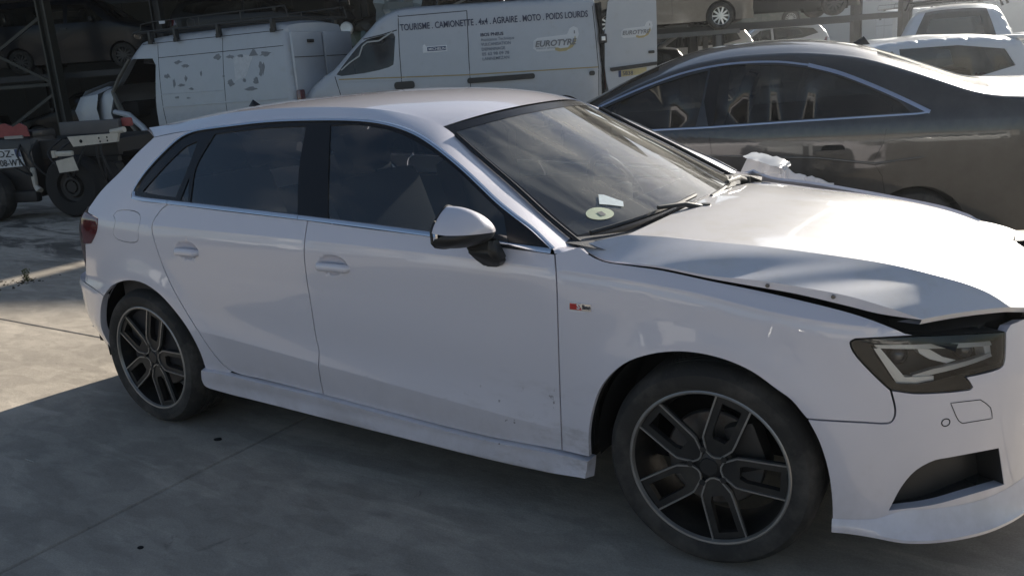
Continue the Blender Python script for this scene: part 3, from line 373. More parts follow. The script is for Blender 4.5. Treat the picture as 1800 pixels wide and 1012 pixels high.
 'seamR': [(-2.8761, 0.5925),(-2.9219, 0.6049),(-2.9883, 0.6123),(-3.0482, 0.6175),(-3.1051, 0.623)],
}
RAIL_L = [(-0.496, 0.9385), (-0.585, 0.993), (-0.7312, 1.0652), (-0.8962, 1.1593), (-1.0744, 1.2458), (-1.2688, 1.3066), (-1.5122, 1.3322), (-1.8506, 1.3366), (-2.154, 1.3254), (-2.3651, 1.3111), (-2.5129, 1.3017), (-2.6787, 1.2839)]
RAIL_U = [(-0.47, -0.722, 0.923), (-0.593, -0.693, 0.993), (-0.748, -0.645, 1.085), (-0.914, -0.595, 1.178), (-1.109, -0.54, 1.293), (-1.319, -0.53, 1.347), (-1.568, -0.53, 1.373), (-1.92, -0.53, 1.381), (-2.216, -0.53, 1.373), (-2.452, -0.535, 1.351), (-2.644, -0.55, 1.331), (-2.777, -0.57, 1.321)]
# ------------------------------------------------------------ panel builder on a surface function
def panel(name, poly, m, parent, Sf, off=0., gap=.0026, holes=(), step=.03, thick=.014, side=-1, extra=None, flange=True, both=False, mirror_mat=None):
    poly = densify(offset_poly(list(poly), gap) if gap else (list(poly) if area(poly) > 0 else list(poly)[::-1]), step)
    holes = [densify(list(h), step * .6) for h in holes]
    x0, z0 = np.min(poly, 0); x1, z1 = np.max(poly, 0)
    gx, gz = np.meshgrid(np.arange(x0 + step / 2, x1, step), np.arange(z0 + step / 2, z1, step)); pts = np.stack([gx.ravel(), gz.ravel()], 1)
    if extra is not None and len(extra): pts = np.vstack([extra, pts[pdist_pts(pts, extra) > step * .35]])
    pts = pts[pin(poly, pts)]
    if len(pts): pts = pts[pdist(poly, pts) > step * .22]
    for h in holes:
        if len(pts): pts = pts[~pin(h, pts)]
        if len(pts): pts = pts[pdist(h, pts) > step * .22]
    P, F = cdt(poly, holes, [tuple(p) for p in pts])
    e = .002
    def pos(P, o=off): return Sf(P[:, 0], P[:, 1], o)
    def nrm(P):
        a = Sf(P[:, 0] + e, P[:, 1], off) - Sf(P[:, 0] - e, P[:, 1], off); b = Sf(P[:, 0], P[:, 1] + e, off) - Sf(P[:, 0], P[:, 1] - e, off)
        n = np.cross(a, b); return n / (np.linalg.norm(n, axis=1)[:, None] + 1e-12)
    X = pos(P); N = nrm(P)
    V = list(X); FF = list(F); LN = [N[i] for f in F for i in f]
    if flange:
        for loop in [poly] + [h[::-1] if area(h) > 0 else h for h in holes]:
            Q = np.array(loop); A = pos(Q); NN = nrm(Q); B = A - NN * thick; k = len(V); n = len(Q)
            V += list(A) + list(B)
            for i in range(n):
                j = (i + 1) % n; f = (k + j, k + i, k + n + i, k + n + j); FF.append(f)
                fn = np.cross(A[i] - A[j], B[i] - A[i]); fn = fn / (np.linalg.norm(fn) + 1e-12); LN += [fn] * 4
    objs = []
    for sd_ in ((-1, 1) if both else (side,)):
        if sd_ < 0: VV, F2, L2 = V, FF, LN
        else:
            VV = [(v[0], -v[1], v[2]) for v in V]; F2 = []; L2 = []; c = 0
            for f in FF:
                k = len(f); F2.append(tuple(f[::-1])); L2 += [(n[0], -n[1], n[2]) for n in LN[c:c + k][::-1]]; c += k
        o = mesh_obj(name, VV, F2, m, parent, True, None, [tuple(map(float, n)) for n in L2]); objs.append(o)
    return objs[0] if len(objs) == 1 else objs
def pdist_pts(P, Q):
    d = np.full(len(P), 1e9)
    for q in Q: d = np.minimum(d, np.hypot(P[:, 0] - q[0], P[:, 1] - q[1]))
    return d
def catmull(P, n=8):
    P = [np.array(p, float) for p in P]; Q = [2 * P[0] - P[1]] + P + [2 * P[-1] - P[-2]]; o = []
    for i in range(1, len(Q) - 2):
        p0, p1, p2, p3 = Q[i - 1:i + 3]; L = [np.linalg.norm(b - a) ** .5 + 1e-9 for a, b in ((p0, p1), (p1, p2), (p2, p3))]
        m1 = ((p2 - p1) / L[1] - (p2 - p0) / (L[0] + L[1]) + (p1 - p0) / L[0]) * L[1]; m2 = ((p3 - p2) / L[2] - (p3 - p1) / (L[1] + L[2]) + (p2 - p1) / L[1]) * L[1]
        for k in range(n):
            t = k / n; o.append((2 * t**3 - 3 * t**2 + 1) * p1 + (t**3 - 2 * t**2 + t) * m1 + (-2 * t**3 + 3 * t**2) * p2 + (t**3 - t**2) * m2)
    o.append(P[-1]); return o

# ------------------------------------------------------------ the white hatchback
car = empty('parked_car', 'white five-door hatchback in the foreground with its bonnet popped slightly open', 'car')
# dishes behind the two door handles are part of the door skin
_S0 = S
DISH = [(-2.235, .842), (-1.405, .835)]
def S(s, z, off=0.):
    b = 0.
    for a, c in DISH:
        r_ = np.hypot((s - a) / .075, (z - c) / .040); b = b + .020 * np.clip(1 - r_**2, 0, 1) ** .6 * (r_ < 1)
    return _S0(s, z, off - b)
ex = []
for s_ in np.arange(-3.3, .9, .03):
    for dz in (-.05, -.02, -.008, -.003, .003, .010, .02, .05): ex.append((s_, float(zt(s_)) + dz))
    if -2.3 < s_ < -.4:
        for dz in (-.03, -.004, .004, .03, .07, .11): ex.append((s_, float(zc(s_)) + dz))
for a, c in DISH:
    for k in range(20):
        for rr in (.35, .7, .93, 1.05): ex.append((a + .075 * rr * math.cos(k * .314), c + .040 * rr * math.sin(k * .314)))
ex = np.array(ex)
kw = dict(extra=ex)
fd = panel('front_door', TR['front_door'], white, car, S, both=True, **kw)
rd = panel('rear_door', TR['rear_door'], white, car, S, both=True, **kw)
FUEL = TR['fuel'][:-1] if TR['fuel'][0] == TR['fuel'][-1] else TR['fuel']
q = panel('rear_quarter', TR['quarter'], white, car, S, both=True, holes=[offset_poly(FUEL, -.0015)], **kw)
panel('fuel_flap', FUEL, white, car, S, gap=.0012, step=.02, extra=ex)
fe = panel('front_wing', TR['fender'], white, car, S, both=True, **kw)
def Ssk(s, z, off=0.): return S(s, z, off + .020 + .018 * np.clip((.245 - z) / .05, 0, 1))
panel('side_skirt', TR['skirt'], white, car, Ssk, both=True, thick=.05, gap=.001)
# rear bumper
sB = [p for p in TR['quarter'] if p[1] < .66 and p[0] < -2.8]
bl = [(-2.8761, .5925), (-2.9219, .6049), (-2.9883, .6123), (-3.0482, .6175), (-3.1051, .623)]
bumpR = bl + [(-3.3, .63), (-3.6, .63), (-4.03, .63), (-4.03, .24), (-3.5, .22), (-3.15, .20), (-2.985, .20)] + [(-2.637 + .352 * math.cos(a) * 1.0, .335 + .352 * math.sin(a)) for a in np.linspace(math.pi * 1.11, math.pi * .76, 14)]
panel('rear_bumper', bumpR, white, car, S, both=True, thick=.03)
# tail lamps
TL = TR['tail'] + [(-3.12, .82), (-3.16, .89), (-3.13, .972)]
panel('tail_light', TR['tail'][:-1] + [(-3.045, .820), (-3.05, .89), (-3.035, .965)], red_lens, car, S, off=.003, both=True, step=.02, thick=.04, gap=.001)
# front bumper with intake hole
BF = TR['bumperF'] + [(.86, .745), (.93, .745), (.985, .735), (1.0, .55), (1.03, .40), (1.16, .30), (1.4465, .30), (1.4465, .21), (1.0, .20), (.6, .19)] + TR['bumperF_arch'][:-1]
IN = TR['intake']
panel('front_bumper', BF, white, car, S, both=True, holes=[IN], extra=ex, thick=.03)
def Sin(s, z, off=0.): return S(s, z, off - .045 - .03 * ss(.5, .85, s))
panel('intake_grille', offset_poly(IN, -.03), black_plastic, car, Sin, both=True, gap=0, thick=.004)
# wall of the intake duct
mb = MB(); Lp = densify(IN, .02); mb.grid([[tuple(S(a, b, -.002)), tuple(S(a, b, -.085))] for a, b in Lp + [Lp[0]]]); mb.build('intake_duct', black_plastic, car)
# splitter lip
mb = MB(); G = []
for s_ in np.linspace(.352, 1.4465, 50):
    zl = .197 - .018 * ss(.36, .55, s_); o = .012 + .022 * ss(.36, .6, s_)
    hi = .235 + .03 * ss(.45, .55, s_)
    G.append([tuple(S(s_, hi, .0005)), tuple(S(s_, zl + .022, o * .75)), tuple(S(s_, zl + .010, o)), tuple(S(s_, zl, o - .002)), tuple(S(s_, zl - .004, -.10))])
for side_ in (1, -1):
    mb = MB(); mb.grid([[(p[0], p[1] * side_, p[2]) for p in row] for row in G], flip=side_ < 0); mb.build('splitter_lip', white, car)
# washer cover, parking sensor
def seam(name, poly, m_, w=.0028, off=.0006, closed=True):
    mb = MB(); P = densify(poly, .008); n = len(P); rows = []
    for i in range(n + (1 if closed else 0)):
        a = np.array(P[(i - 1) % n]); b = np.array(P[(i + 1) % n]); p = np.array(P[i % n]); t = (b - a) / (np.hypot(*(b - a)) + 1e-9); nn = np.array([-t[1], t[0]]) * w / 2
        rows.append([tuple(S(*(p + nn), off)), tuple(S(*(p - nn), off))])
    mb.grid(rows); return mb.build(name, m_, car)
seam('washer_cover_seam', TR['washer'], dark, .0022)
sc_ = TR['sensor'][0]
seam('parking_sensor', [(sc_[0] + .011 * math.cos(a), sc_[1] + .0105 * math.sin(a)) for a in np.linspace(0, 6.283, 25)[:-1]], dark, .003)
# centre grille, outside the frame for the most part
panel('grille', [(1.0, .73), (1.4465, .74), (1.4465, .32), (1.15, .32), (1.02, .42)], black_plastic, car, S, off=-.03, both=True, gap=0, thick=.01)
for side_ in (1, -1):
    mb = MB(); mb.tube([(lambda p: (p[0], p[1] * side_, p[2]))(S(a, b, .006)) for a, b in [(1.4465, .752), (1.2, .752), (.995, .745), (.998, .60), (1.03, .43), (1.15, .31), (1.4465, .305)]], .012); mb.build('grille_frame', chrome, car)
    for zz_ in np.arange(.36, .72, .045):
        mb = MB(); mb.tube([(lambda p: (p[0], p[1] * side_, p[2]))(S(a, zz_, -.012)) for a in np.linspace(1.02 + max(0, .42 - zz_) * .9, 1.4465, 6)], .007, 6); mb.build('grille_slat', black_gloss, car)
# headlight
HL = TR['headlight']
for side_ in (-1, 1):
    hl = panel('headlight', HL, lens, car, S, off=.001, side=side_, gap=.0015, thick=.01)
    def SH(d): return lambda s, z, off=0.: S(s, z, off - d)
    panel('headlight_housing', offset_poly(HL, -.004), black_plastic, hl, SH(.075), side=side_, gap=0, thick=.004)
    mb = MB(); Lp = densify(HL, .02)
    mb.grid([[(lambda p: (p[0], p[1] * -side_, p[2]))(S(a, b, -.003)), (lambda p: (p[0], p[1] * -side_, p[2]))(S(a, b, -.085))] for a, b in Lp + [Lp[0]]]); mb.build('headlight_bezel', black_plastic, hl)
    # black outer mask of the lens, clear window inside it
    INN = [(.435, .735), (.60, .733), (.78, .717), (.795, .712), (.80, .66), (.79, .655), (.70, .652), (.60, .636), (.555, .628), (.50, .632), (.455, .695)]
    panel('headlight_mask', HL, black_gloss, hl, S, off=-.004, side=side_, gap=.003, thick=.004, holes=[catmull_poly(INN) if 0 else INN])
    # silver running-light blade
    panel('indicator_blade', [(.445, .722), (.462, .722), (.525, .645), (.60, .645), (.60, .634), (.555, .628), (.505, .628)], silver, hl, SH(.014), side=side_, gap=0, thick=.02)
    panel('running_light', [(.445, .732), (.60, .729), (.785, .712), (.79, .700), (.60, .716), (.455, .722)], mat('drl_silver', (.60, .61, .62), .3, .3), hl, SH(.016), side=side_, gap=0, thick=.02)
    panel('running_light', [(.545, .648), (.60, .662), (.70, .672), (.785, .680), (.79, .670), (.70, .660), (.60, .648), (.55, .636)], mat('drl_silver', (.60, .61, .62), .3, .3), hl, SH(.018), side=side_, gap=0, thick=.02)
    panel('reflector_wing', [(.565, .712), (.60, .708), (.64, .684), (.68, .672), (.65, .667), (.60, .682), (.57, .70)], silver, hl, SH(.035), side=side_, gap=0, thick=.03)
    panel('reflector_wing', [(.765, .712), (.795, .71), (.795, .675), (.775, .672)], silver, hl, SH(.025), side=side_, gap=0, thick=.03)
    for a, b, r_ in ((.515, .692, .028), (.72, .69, .026)):
        c = S(a, b, -.055); c = Vector((c[0], c[1] * -side_, c[2])); dr = Vector((.75, .66 * side_, 0)).normalized()
        bm = bmesh.new(); bmesh.ops.create_uvsphere(bm, u_segments=20, v_segments=12, radius=r_)
        V = [v.co + c for v in bm.verts]; bm.verts.index_update(); F = [tuple(v.index for v in f.verts) for f in bm.faces]; bm.free()
        mesh_obj('projector_lens', V, F, mat('projector_glass', (.03, .03, .035), .04, coat=1.), hl)
# dark sheet added behind all gaps to fill them with shade
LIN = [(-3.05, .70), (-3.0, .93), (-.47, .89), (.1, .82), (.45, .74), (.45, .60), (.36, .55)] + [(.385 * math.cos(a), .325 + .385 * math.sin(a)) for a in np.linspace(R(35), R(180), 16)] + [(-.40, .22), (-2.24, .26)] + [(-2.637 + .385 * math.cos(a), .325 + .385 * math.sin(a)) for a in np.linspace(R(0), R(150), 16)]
panel('gap_dark_sheet', LIN, dark, car, lambda s, z, off=0.: _S0(s, z, off - .045), both=True, gap=0, thick=.003, step=.06)
# door glass, black surround, bright trim
GL = dict(gl_front='front', gl_small='small', gl_rear='rear', gl_quarter='quarter')
holes = [TR[k] for k in GL]
dl = TR['dlo']
panel('window_surround', dl, black_gloss, car, S, off=-.004, gap=.004, holes=holes, both=True, thick=.006)
for k in GL: panel('side_window', offset_poly(TR[k], -.004), sglass, car, S, off=-.0085, gap=0, both=True, flange=False)
# b-pillar split line
# chrome strip along the sill of the windows and thin around the rest
def trim_strip(P, w0, w1, off, name='chrome_trim', m_=chrome):
    for side_ in (1, -1):
        mb = MB(); rows = []; P_ = np.array(P)
        for i in range(len(P_)):
            a = P_[max(0, i - 1)]; b = P_[min(len(P_) - 1, i + 1)]; t = (b - a) / (np.hypot(*(b - a)) + 1e-9); nn = np.array([-t[1], t[0]]); p = P_[i]
            sec = [(w0, -.004), (w0 * .8, off), (0, off * 1.25), (w1 * .8, off), (w1, -.004)]
            rows.append([(lambda q: (q[0], q[1] * side_, q[2]))(S(*(p + nn * k), o)) for k, o in sec])
        mb.grid(rows, flip=side_ < 0); mb.build(name, m_, car)
lo = [p for p in dl if True]
i1 = int(np.argmin([abs(p[0] + .496) + abs(p[1] - .9385) for p in dl]))
bottom = densify_open = dl[:i1 + 1]
def dens_o(P, d):
    o = []
    for a, b in zip(P[:-1], P[1:]):
        a = np.array(a); b = np.array(b); m = max(1, int(np.hypot(*(b - a)) / d)); o += [tuple(a + (b - a) * k / m) for k in range(m)]
    return o + [tuple(P[-1])]
bs = dens_o(bottom, .03)
ia = [i for i, p in enumerate(bs) if p[0] < -1.568][-1]
ib = [i for i, p in enumerate(bs) if p[0] < -2.38][-1]
for a, b in ((0, ib), (ib, ia), (ia, len(bs) - 1)):
    seg = [p for p in bs[a:b + 1]]; seg[-1] = (seg[-1][0] - .002, seg[-1][1]); trim_strip(seg, -.013, .004, .007)
trim_strip(dens_o(dl[i1:] + [dl[0]], .03), -.0055, .0035, .004)
# badge on the wing
bc = (TR['badge'][0], TR['badge'][-1]); bx0, bz0 = bc[0]; bx1, bz1 = bc[1]; zb_ = (bz0 + bz1) / 2
panel('wing_badge', [(bx0, zb_ - .011), (bx1, zb_ - .011), (bx1, zb_ + .011), (bx0, zb_ + .011)], chrome, car, S, off=.004, gap=0, thick=.004)
panel('badge_red_field', [(bx0 + .002, zb_ - .009), (bx0 + .042, zb_ - .009), (bx0 + .030, zb_ + .009), (bx0 + .002, zb_ + .009)], mat('badge_red', (.45, .02, .02), .3), car, S, off=.0055, gap=0, thick=.002)
pb = S(bx0 + .026, zb_ - .006, .0065)
text_obj('S', .024, mat('badge_white', (.8, .8, .8), .3), car, tuple(pb), R(90), 0, bold=.0004)
pb = S(bx0 + .044, zb_ - .0055, .0055)
text_obj('line', .019, mat('badge_dark', (.08, .08, .09), .4), car, tuple(pb), R(90), 0, bold=.0003)
# handles
for (a, b), L_ in zip(DISH, (.155, .175)):
    mb = MB(); G = []
    for t in np.linspace(0, 1, 15):
        s_ = a - L_ * .5 + L_ * t; e_ = min(t, 1 - t); k = min(1, e_ / .12) ** .5; o = .012 + .028 * k
        hh = .0155 * (.55 + .45 * k)
        zc_ = b - .008 + .002 * math.sin(t * 3.14)
        G.append([tuple(S(a, zc_ + hh * math.cos(u), 0) + np.array([s_ - a, -(o - .012 * (1 - math.sin(u))) if False else 0, 0]) + np.array([0, -(.022 * k + .004) - .013 * math.sin(u) - 0.0, 0])) for u in np.linspace(-math.pi, math.pi, 13)])
    Gc = [[(p[0], p[1], p[2]) for p in row] for row in G]
    mb.grid(Gc); mb.add([np.mean(np.array(Gc[0]), 0)] + Gc[0], [(0, i + 1, i + 2) for i in range(12)]); mb.add([np.mean(np.array(Gc[-1]), 0)] + Gc[-1], [(0, i + 2, i + 1) for i in range(12)])
    h_ = mb.build('door_handle', white, car, angle=60)
    mb = MB(); e1 = Gc[-1]; mb.box(np.mean(np.array(e1), 0) + np.array([.002, .0, 0]), (.006, .016, .026)); mb.build('handle_end', black_plastic, h_)
    # far side
    mb = MB(); mb.grid([[(p[0], -p[1], p[2]) for p in row] for row in Gc], flip=True); mb.build('door_handle', white, car)
# cant rail / A pillar strip
RL = [S(*p) for p in RAIL_L]; TU = [(S(p[0], p[1] + .01) - S(p[0], p[1])) for p in RAIL_L]; TU = [t / np.linalg.norm(t) for t in TU]
NUP = [np.cross(S(p[0] + .004, p[1]) - S(p[0] - .004, p[1]), t) for p, t in zip(RAIL_L, TU)]
Ls = catmull(RL, 8); Us = catmull(RAIL_U, 8); Ts = catmull(TU, 8); Ns = catmull(NUP, 8)
G = []
for l, u_, t in zip(Ls, Us, Ts):
    d = np.linalg.norm(u_ - l); c = l + t * d * .5 * .12 + (u_ - l) * .5 * .88
    G.append([(1 - k)**2 * l + 2 * k * (1 - k) * c + k * k * u_ for k in np.linspace(0, 1, 8)])
for side_ in (1, -1):
    mb = MB(); mb.grid([[(p[0], p[1] * side_, p[2]) for p in row] for row in G], flip=side_ > 0)
    # seam return edge
    mb.grid([[tuple(np.array([u_[0], u_[1] * side_, u_[2]])), (u_[0], (u_[1] + .004) * side_, u_[2] - .02)] for u_ in Us], flip=side_ > 0)
    mb.build('roof_side_rail', white, car, angle=50)
# cap where the front wing meets the pillar foot
ft = [p for p in TR['fender'][:14] if p[0] < -.36]
top_e = [S(a, b) for a, b in ft]; row0 = [np.array(p) for p in G[0]]
n_ = 9; A1 = [top_e[0] + (top_e[-1] - top_e[0]) * k for k in np.linspace(0, 1, n_)]
A1 = [S(*(np.array(ft[0]) + (np.array(ft[-1]) - np.array(ft[0])) * k)) for k in np.linspace(0, 1, n_)]; B1 = [row0[0] + (row0[-1] - row0[0]) * k + np.array([0, 0, .03 * 4 * k * (1 - k)]) * .5 for k in np.linspace(0, 1, n_)]
for side_ in (1, -1):
    mb = MB(); mb.grid([[tuple(np.array([p[0], p[1] * side_, p[2]])) for p in (a, (a + b) / 2 + (0, 0, .004), b)] for a, b in zip(A1, [np.array(G[0][int(round(k * (len(G[0]) - 1)))]) for k in np.linspace(0, 1, n_)])], flip=side_ < 0); mb.build('wing_cap', white, car)
# roof
xs_u = [p[0] for p in RAIL_U][::-1]
fy = pchip(xs_u, [-p[1] for p in RAIL_U][::-1]); fz = pchip(xs_u, [p[2] for p in RAIL_U][::-1])
zcr = pchip([-3.2, -3.0, -2.75, -2.4, -2.1, -1.75, -1.5, -1.3, -1.15, -1.02], [1.300, 1.328, 1.358, 1.388, 1.402, 1.409, 1.402, 1.386, 1.363, 1.332])
def roofP(u_, v):
    xe = -1.112 + (-2.777 + 1.112) * u_; xc = -1.02 + (-3.11 + 1.02) * u_
    w = 1 - abs(v) ** 2.4; x = xe + (xc - xe) * (1 - v * v); ze = float(fz(xe)) - .003; ye = float(fy(xe)) - .004
    return (x, ye * v, ze + (float(zcr(xc)) - ze) * w)
mb = MB(); mb.grid([[roofP(u_, v) for v in np.linspace(-1, 1, 33)] for u_ in np.linspace(0, 1, 41)]); mb.build('roof', white, car)
# roof spoiler: rear part turned down
G = []
for v in np.linspace(-1, 1, 33):
    p = np.array(roofP(1, v)); G.append([tuple(p), tuple(p + (-.012, 0, -.006)), tuple(p + (-.010, 0, -.020)), tuple(p + (.10, 0, -.050)), tuple(p + (.16, 0, -.05))])
mb = MB(); mb.grid(G, flip=True)
mb.build('roof_spoiler', white, car)
for side_ in (1, -1):
    a = np.array((-2.777, -.57, 1.318)); b = S(-2.6787, 1.2839); c = np.array((-2.79, -.565, 1.305))
    mb = MB(); mb.add([(p[0], p[1] * side_, p[2]) for p in (a, (a + b) / 2 + (-.03, .0, .0), b, c, a + (.05, .1, -.06))], [(0, 3, 4), (3, 2, 4), (0, 2, 3)]); mb.build('spoiler_end', white, car)
# tailgate between the pillars
RE = [(-3.0142, .9803), (-2.9825, 1.0313), (-2.9362, 1.0788), (-2.8737, 1.1224), (-2.82, 1.168), (-2.7713, 1.2154), (-2.7253, 1.2501), (-2.6787, 1.2839)]
G = []
for p in RE[::-1]:
    e_ = S(*p); k = (p[1] - .98) / .3; G.append([(e_[0] - (.16 - .02 * k) * (1 - v * v), e_[1] * -v if False else -abs(e_[1]) * v, e_[2] + .01 * (1 - v * v)) for v in np.linspace(1, -1, 21)])
mb = MB(); mb.grid(G, flip=False); mb.build('rear_window', mat('rear_glass', (.01, .01, .012), .04, coat=1.), car)
G = []
for z_ in np.linspace(.985, .62, 9):
    e_ = S(-3.03 - .06 * min(1, (.985 - z_) / .1), z_); xr = -3.20 - .17 * min(1, (.985 - z_) / .2); G.append([(e_[0] + (xr - e_[0]) * (1 - abs(v) ** 2.6), -abs(e_[1]) * v, z_) for v in np.linspace(1, -1, 25)])
mb = MB(); mb.grid(G); mb.build('tailgate', white, car)
# roof aerial
mb = MB(); mb.grid([[(-2.66 + sx * (1 - t) * .075 - .02 * t, sy * (1 - t) ** .8 * .028, 1.366 + .055 * t) for sx, sy in [(math.cos(a), math.sin(a)) for a in np.linspace(0, 2 * math.pi, 17)]] for t in np.linspace(0, 1, 7)], flip=True)
_a = mb.build('roof_aerial', black_gloss, car); _a.scale = (.62, .62, .62); _a.location = (-2.70 * .38 - .02, 0, 1.372 * .38)
# windscreen
Eg = catmull([RAIL_U[4], RAIL_U[3], RAIL_U[2], RAIL_U[1], RAIL_U[0]], 6)
def wsP(t, v, o=0.):
    f_ = t * (len(Eg) - 1); i = min(int(f_), len(Eg) - 2); e_ = Eg[i] + (Eg[i + 1] - Eg[i]) * (f_ - i)
    b_ = .092 + (.20 - .092) * t; w = 1 - abs(v) ** 2.2
    return np.array((e_[0] + b_ * w + o * .75, -abs(e_[1]) * -v * (1 - .006), e_[2] + (.036 + .0 * t) * w * (1 - .6 * t) - .004 + o * .7))
TS = np.linspace(0, 1, 25); VS = np.linspace(-1, 1, 41)
mb = MB(); mb.grid([[tuple(wsP(t, v)) for v in VS] for t in TS], flip=True); mb.build('windscreen', wglass, car)
def ws_patch(t0, t1, v0, v1, name, m_, o=.0015, n=14, parent=car):
    mb = MB(); mb.grid([[tuple(wsP(t, v, o)) for v in np.linspace(v0, v1, n)] for t in np.linspace(t0, t1, n)], flip=True); return mb.build(name, m_, parent)
ws_patch(0, .045, -1, 1, 'windscreen_seal', black_gloss, n=40); ws_patch(.045, 1, -1, -.955, 'windscreen_seal', black_gloss); ws_patch(.045, 1, .955, 1, 'windscreen_seal', black_gloss)
ws_patch(.90, 1, -.955, .955, 'windscreen_seal', black_gloss, n=40)
ws_patch(.045, .15, -.10, .10, 'sensor_panel', black_gloss, -.003)
for side_ in (1, -1):
    mb = MB(); mb.tube([(e_[0] + .004, e_[1] * side_ + .002 * side_, e_[2] + .009) for e_ in Eg[2:]], .0085, 8); mb.build('windscreen_moulding', black_gloss, car)
# pale round sticker and torn paper slip inside the screen
def ws_disc(tc_, vc, rt, rv, name, m_, o, n=28, ang=0):
    pts = [wsP(tc_, vc, o)] + [wsP(tc_ + rt * math.sin(a), vc + rv * math.cos(a), o) for a in np.linspace(0, 2 * math.pi, n + 1)[:-1]]
    return mesh_obj(name, pts, [(0, i + 1, (i + 1) % n + 1) for i in range(n)], m_, car)
ws_disc(.78, -.755, .052, .072, 'screen_sticker', mat('sticker_green', (.52, .58, .40), .5), .0025)
ws_patch(.765, .80, -.765, -.735, 'sticker_print', mat('sticker_ink', (.10, .11, .12), .6), .0035, 4)
pp = [(.715, -.70), (.655, -.64), (.665, -.615), (.74, -.565), (.775, -.60), (.735, -.66)]
pts = [wsP(*a, .003) for a in pp]; mesh_obj('paper_slip', pts, [(0, 1, 2, 3, 4, 5)], mat('paper_blue', (.55, .66, .70), .6, noise=(60, .5)), car)
# bonnet
EF = [(-.46, -.74, .928), (-.344, -.805, .908), (-.24, -.825, .908), (-.148, -.83, .906), (.003, -.825, .887), (.122, -.818, .883), (.234, -.807, .871), (.363, -.8, .854), (.47, -.792, .827), (.542, -.775, .801)]
EE = [(-.46, -.74, .926), (-.344, -.805, .904), (-.241, -.825, .903), (-.148, -.83, .900), (.003, -.825, .879), (.122, -.818, .865), (.235, -.807, .850), (.364, -.8, .827), (.441, -.792, .811), (.542, -.775, .799)]
HK = [(-.322, -.675, .958), (-.213, -.665, .955), (-.093, -.66, .948), (.112, -.645, .936), (.297, -.63, .918), (.435, -.61, .898), (.538, -.595, .874), (.618, -.575, .849), (.672, -.555, .822), (.722, -.55, .788)]
HM = [(-.30, 0, .970), (-.20, 0, .966), (-.08, 0, .956), (.12, 0, .942), (.31, 0, .916), (.46, 0, .886), (.58, 0, .844), (.68, 0, .790), (.77, 0, .750), (.84, 0, .705)]
cF, cK, cM = catmull(EF, 6), catmull(HK, 6), catmull(HM, 6); cE = catmull(EE, 6)
G = []
for f_, k_, m_ in zip(cF, cK, cM):
    row = []
    for t in np.linspace(0, 1, 9):
        p = f_ + (k_ - f_) * t; row.append(p + np.array([0, 0, .004 * 4 * t * (1 - t)]))
    for v in np.linspace(0, 1, 17)[1:]:
        y = k_[1] * (1 - v); w = 1 - (1 - v) ** 1.8; row.append(np.array([k_[0] + (m_[0] - k_[0]) * (1 - (1 - v) ** 2), y, k_[2] + (m_[2] - k_[2]) * w]))
    g_t = len(G) / (len(cF) - 1); drop = .040 + .055 * g_t + .035 * g_t ** 3
    kf = np.array([k_[0], -k_[1], k_[2] - drop]); ff = np.array([f_[0], -f_[1], f_[2] - drop * 1.15]); far = []
    for v in np.linspace(1, 0, 17)[1:]:
        w = 1 - (1 - v) ** 1.8; far.append(np.array([kf[0] + (m_[0] - kf[0]) * (1 - (1 - v) ** 2), kf[1] * (1 - v), kf[2] + (m_[2] - kf[2]) * w]))
    for t in np.linspace(0, 1, 9)[1:]: far.append(kf + (ff - kf) * t)
    G.append([tuple(p) for p in row + far])
mb = MB(); mb.grid(G, flip=False); 
# folded edges
mb2 = MB(); mb2.grid([[tuple(f_), tuple(e_), tuple(e_ + np.array([0, .03, .004]))] for f_, e_ in zip(cF, cE)], flip=False)
hood = mb.build('bonnet', hoodw, car, angle=9)
mb2.build('bonnet_edge_fold', white, hood)
fr = [np.array(p) for p in G[-1]]; mb = MB(); mb.grid([[tuple(p) for p in fr], [tuple(p + (-.006, 0, -.014)) for p in fr], [tuple(p + (-.06, 0, -.012)) for p in fr]]); mb.build('bonnet_front_fold', hoodw, hood)
for x_, z_, y_ in ((.16, .870, -.818), (.33, .850, -.806)):
    mb = MB(); mb.lathe([(.0, -.004), (.005, -.004), (.006, 0)], 12, 'Y', (x_, y_ - .001, z_)); mb.build('fold_stud', steel, hood)
# under-bonnet dark bay and slam panel
mb = MB(); mb.grid([[(x_, y_, z_) for y_ in np.linspace(-.76, .76, 9)] for x_, z_ in ((-.46, .86), (0, .83), (.45, .76), (.62, .72))], flip=False); mb.build('engine_bay', dark, car)
mb = MB(); mb.box((.60, 0, .70), (.12, 1.22, .10), bev=.02); mb.build('slam_panel', mat('bay_dark', (.02, .02, .018), .7, noise=(8, .5)), car)
G = []
for a in np.linspace(0, 1, 12):
    s_ = .50 + a * .38; G.append([tuple(S(s_, .752, -.03)), tuple(S(s_, .77, -.10)), tuple(S(s_, .74, -.22))])
mb = MB(); mb.grid(G); mb.build('front_carrier', mat('bay_dark', (.02, .02, .018), .7, noise=(8, .5)), car)
mb = MB(); mb.box((.655, 0, .48), (.10, .96, .46), bev=.02); mb.build('radiator_light_block', mat('bay_dark', (.02, .02, .018), .7, noise=(8, .5)), car)  # box added to block sun leaking through the nose
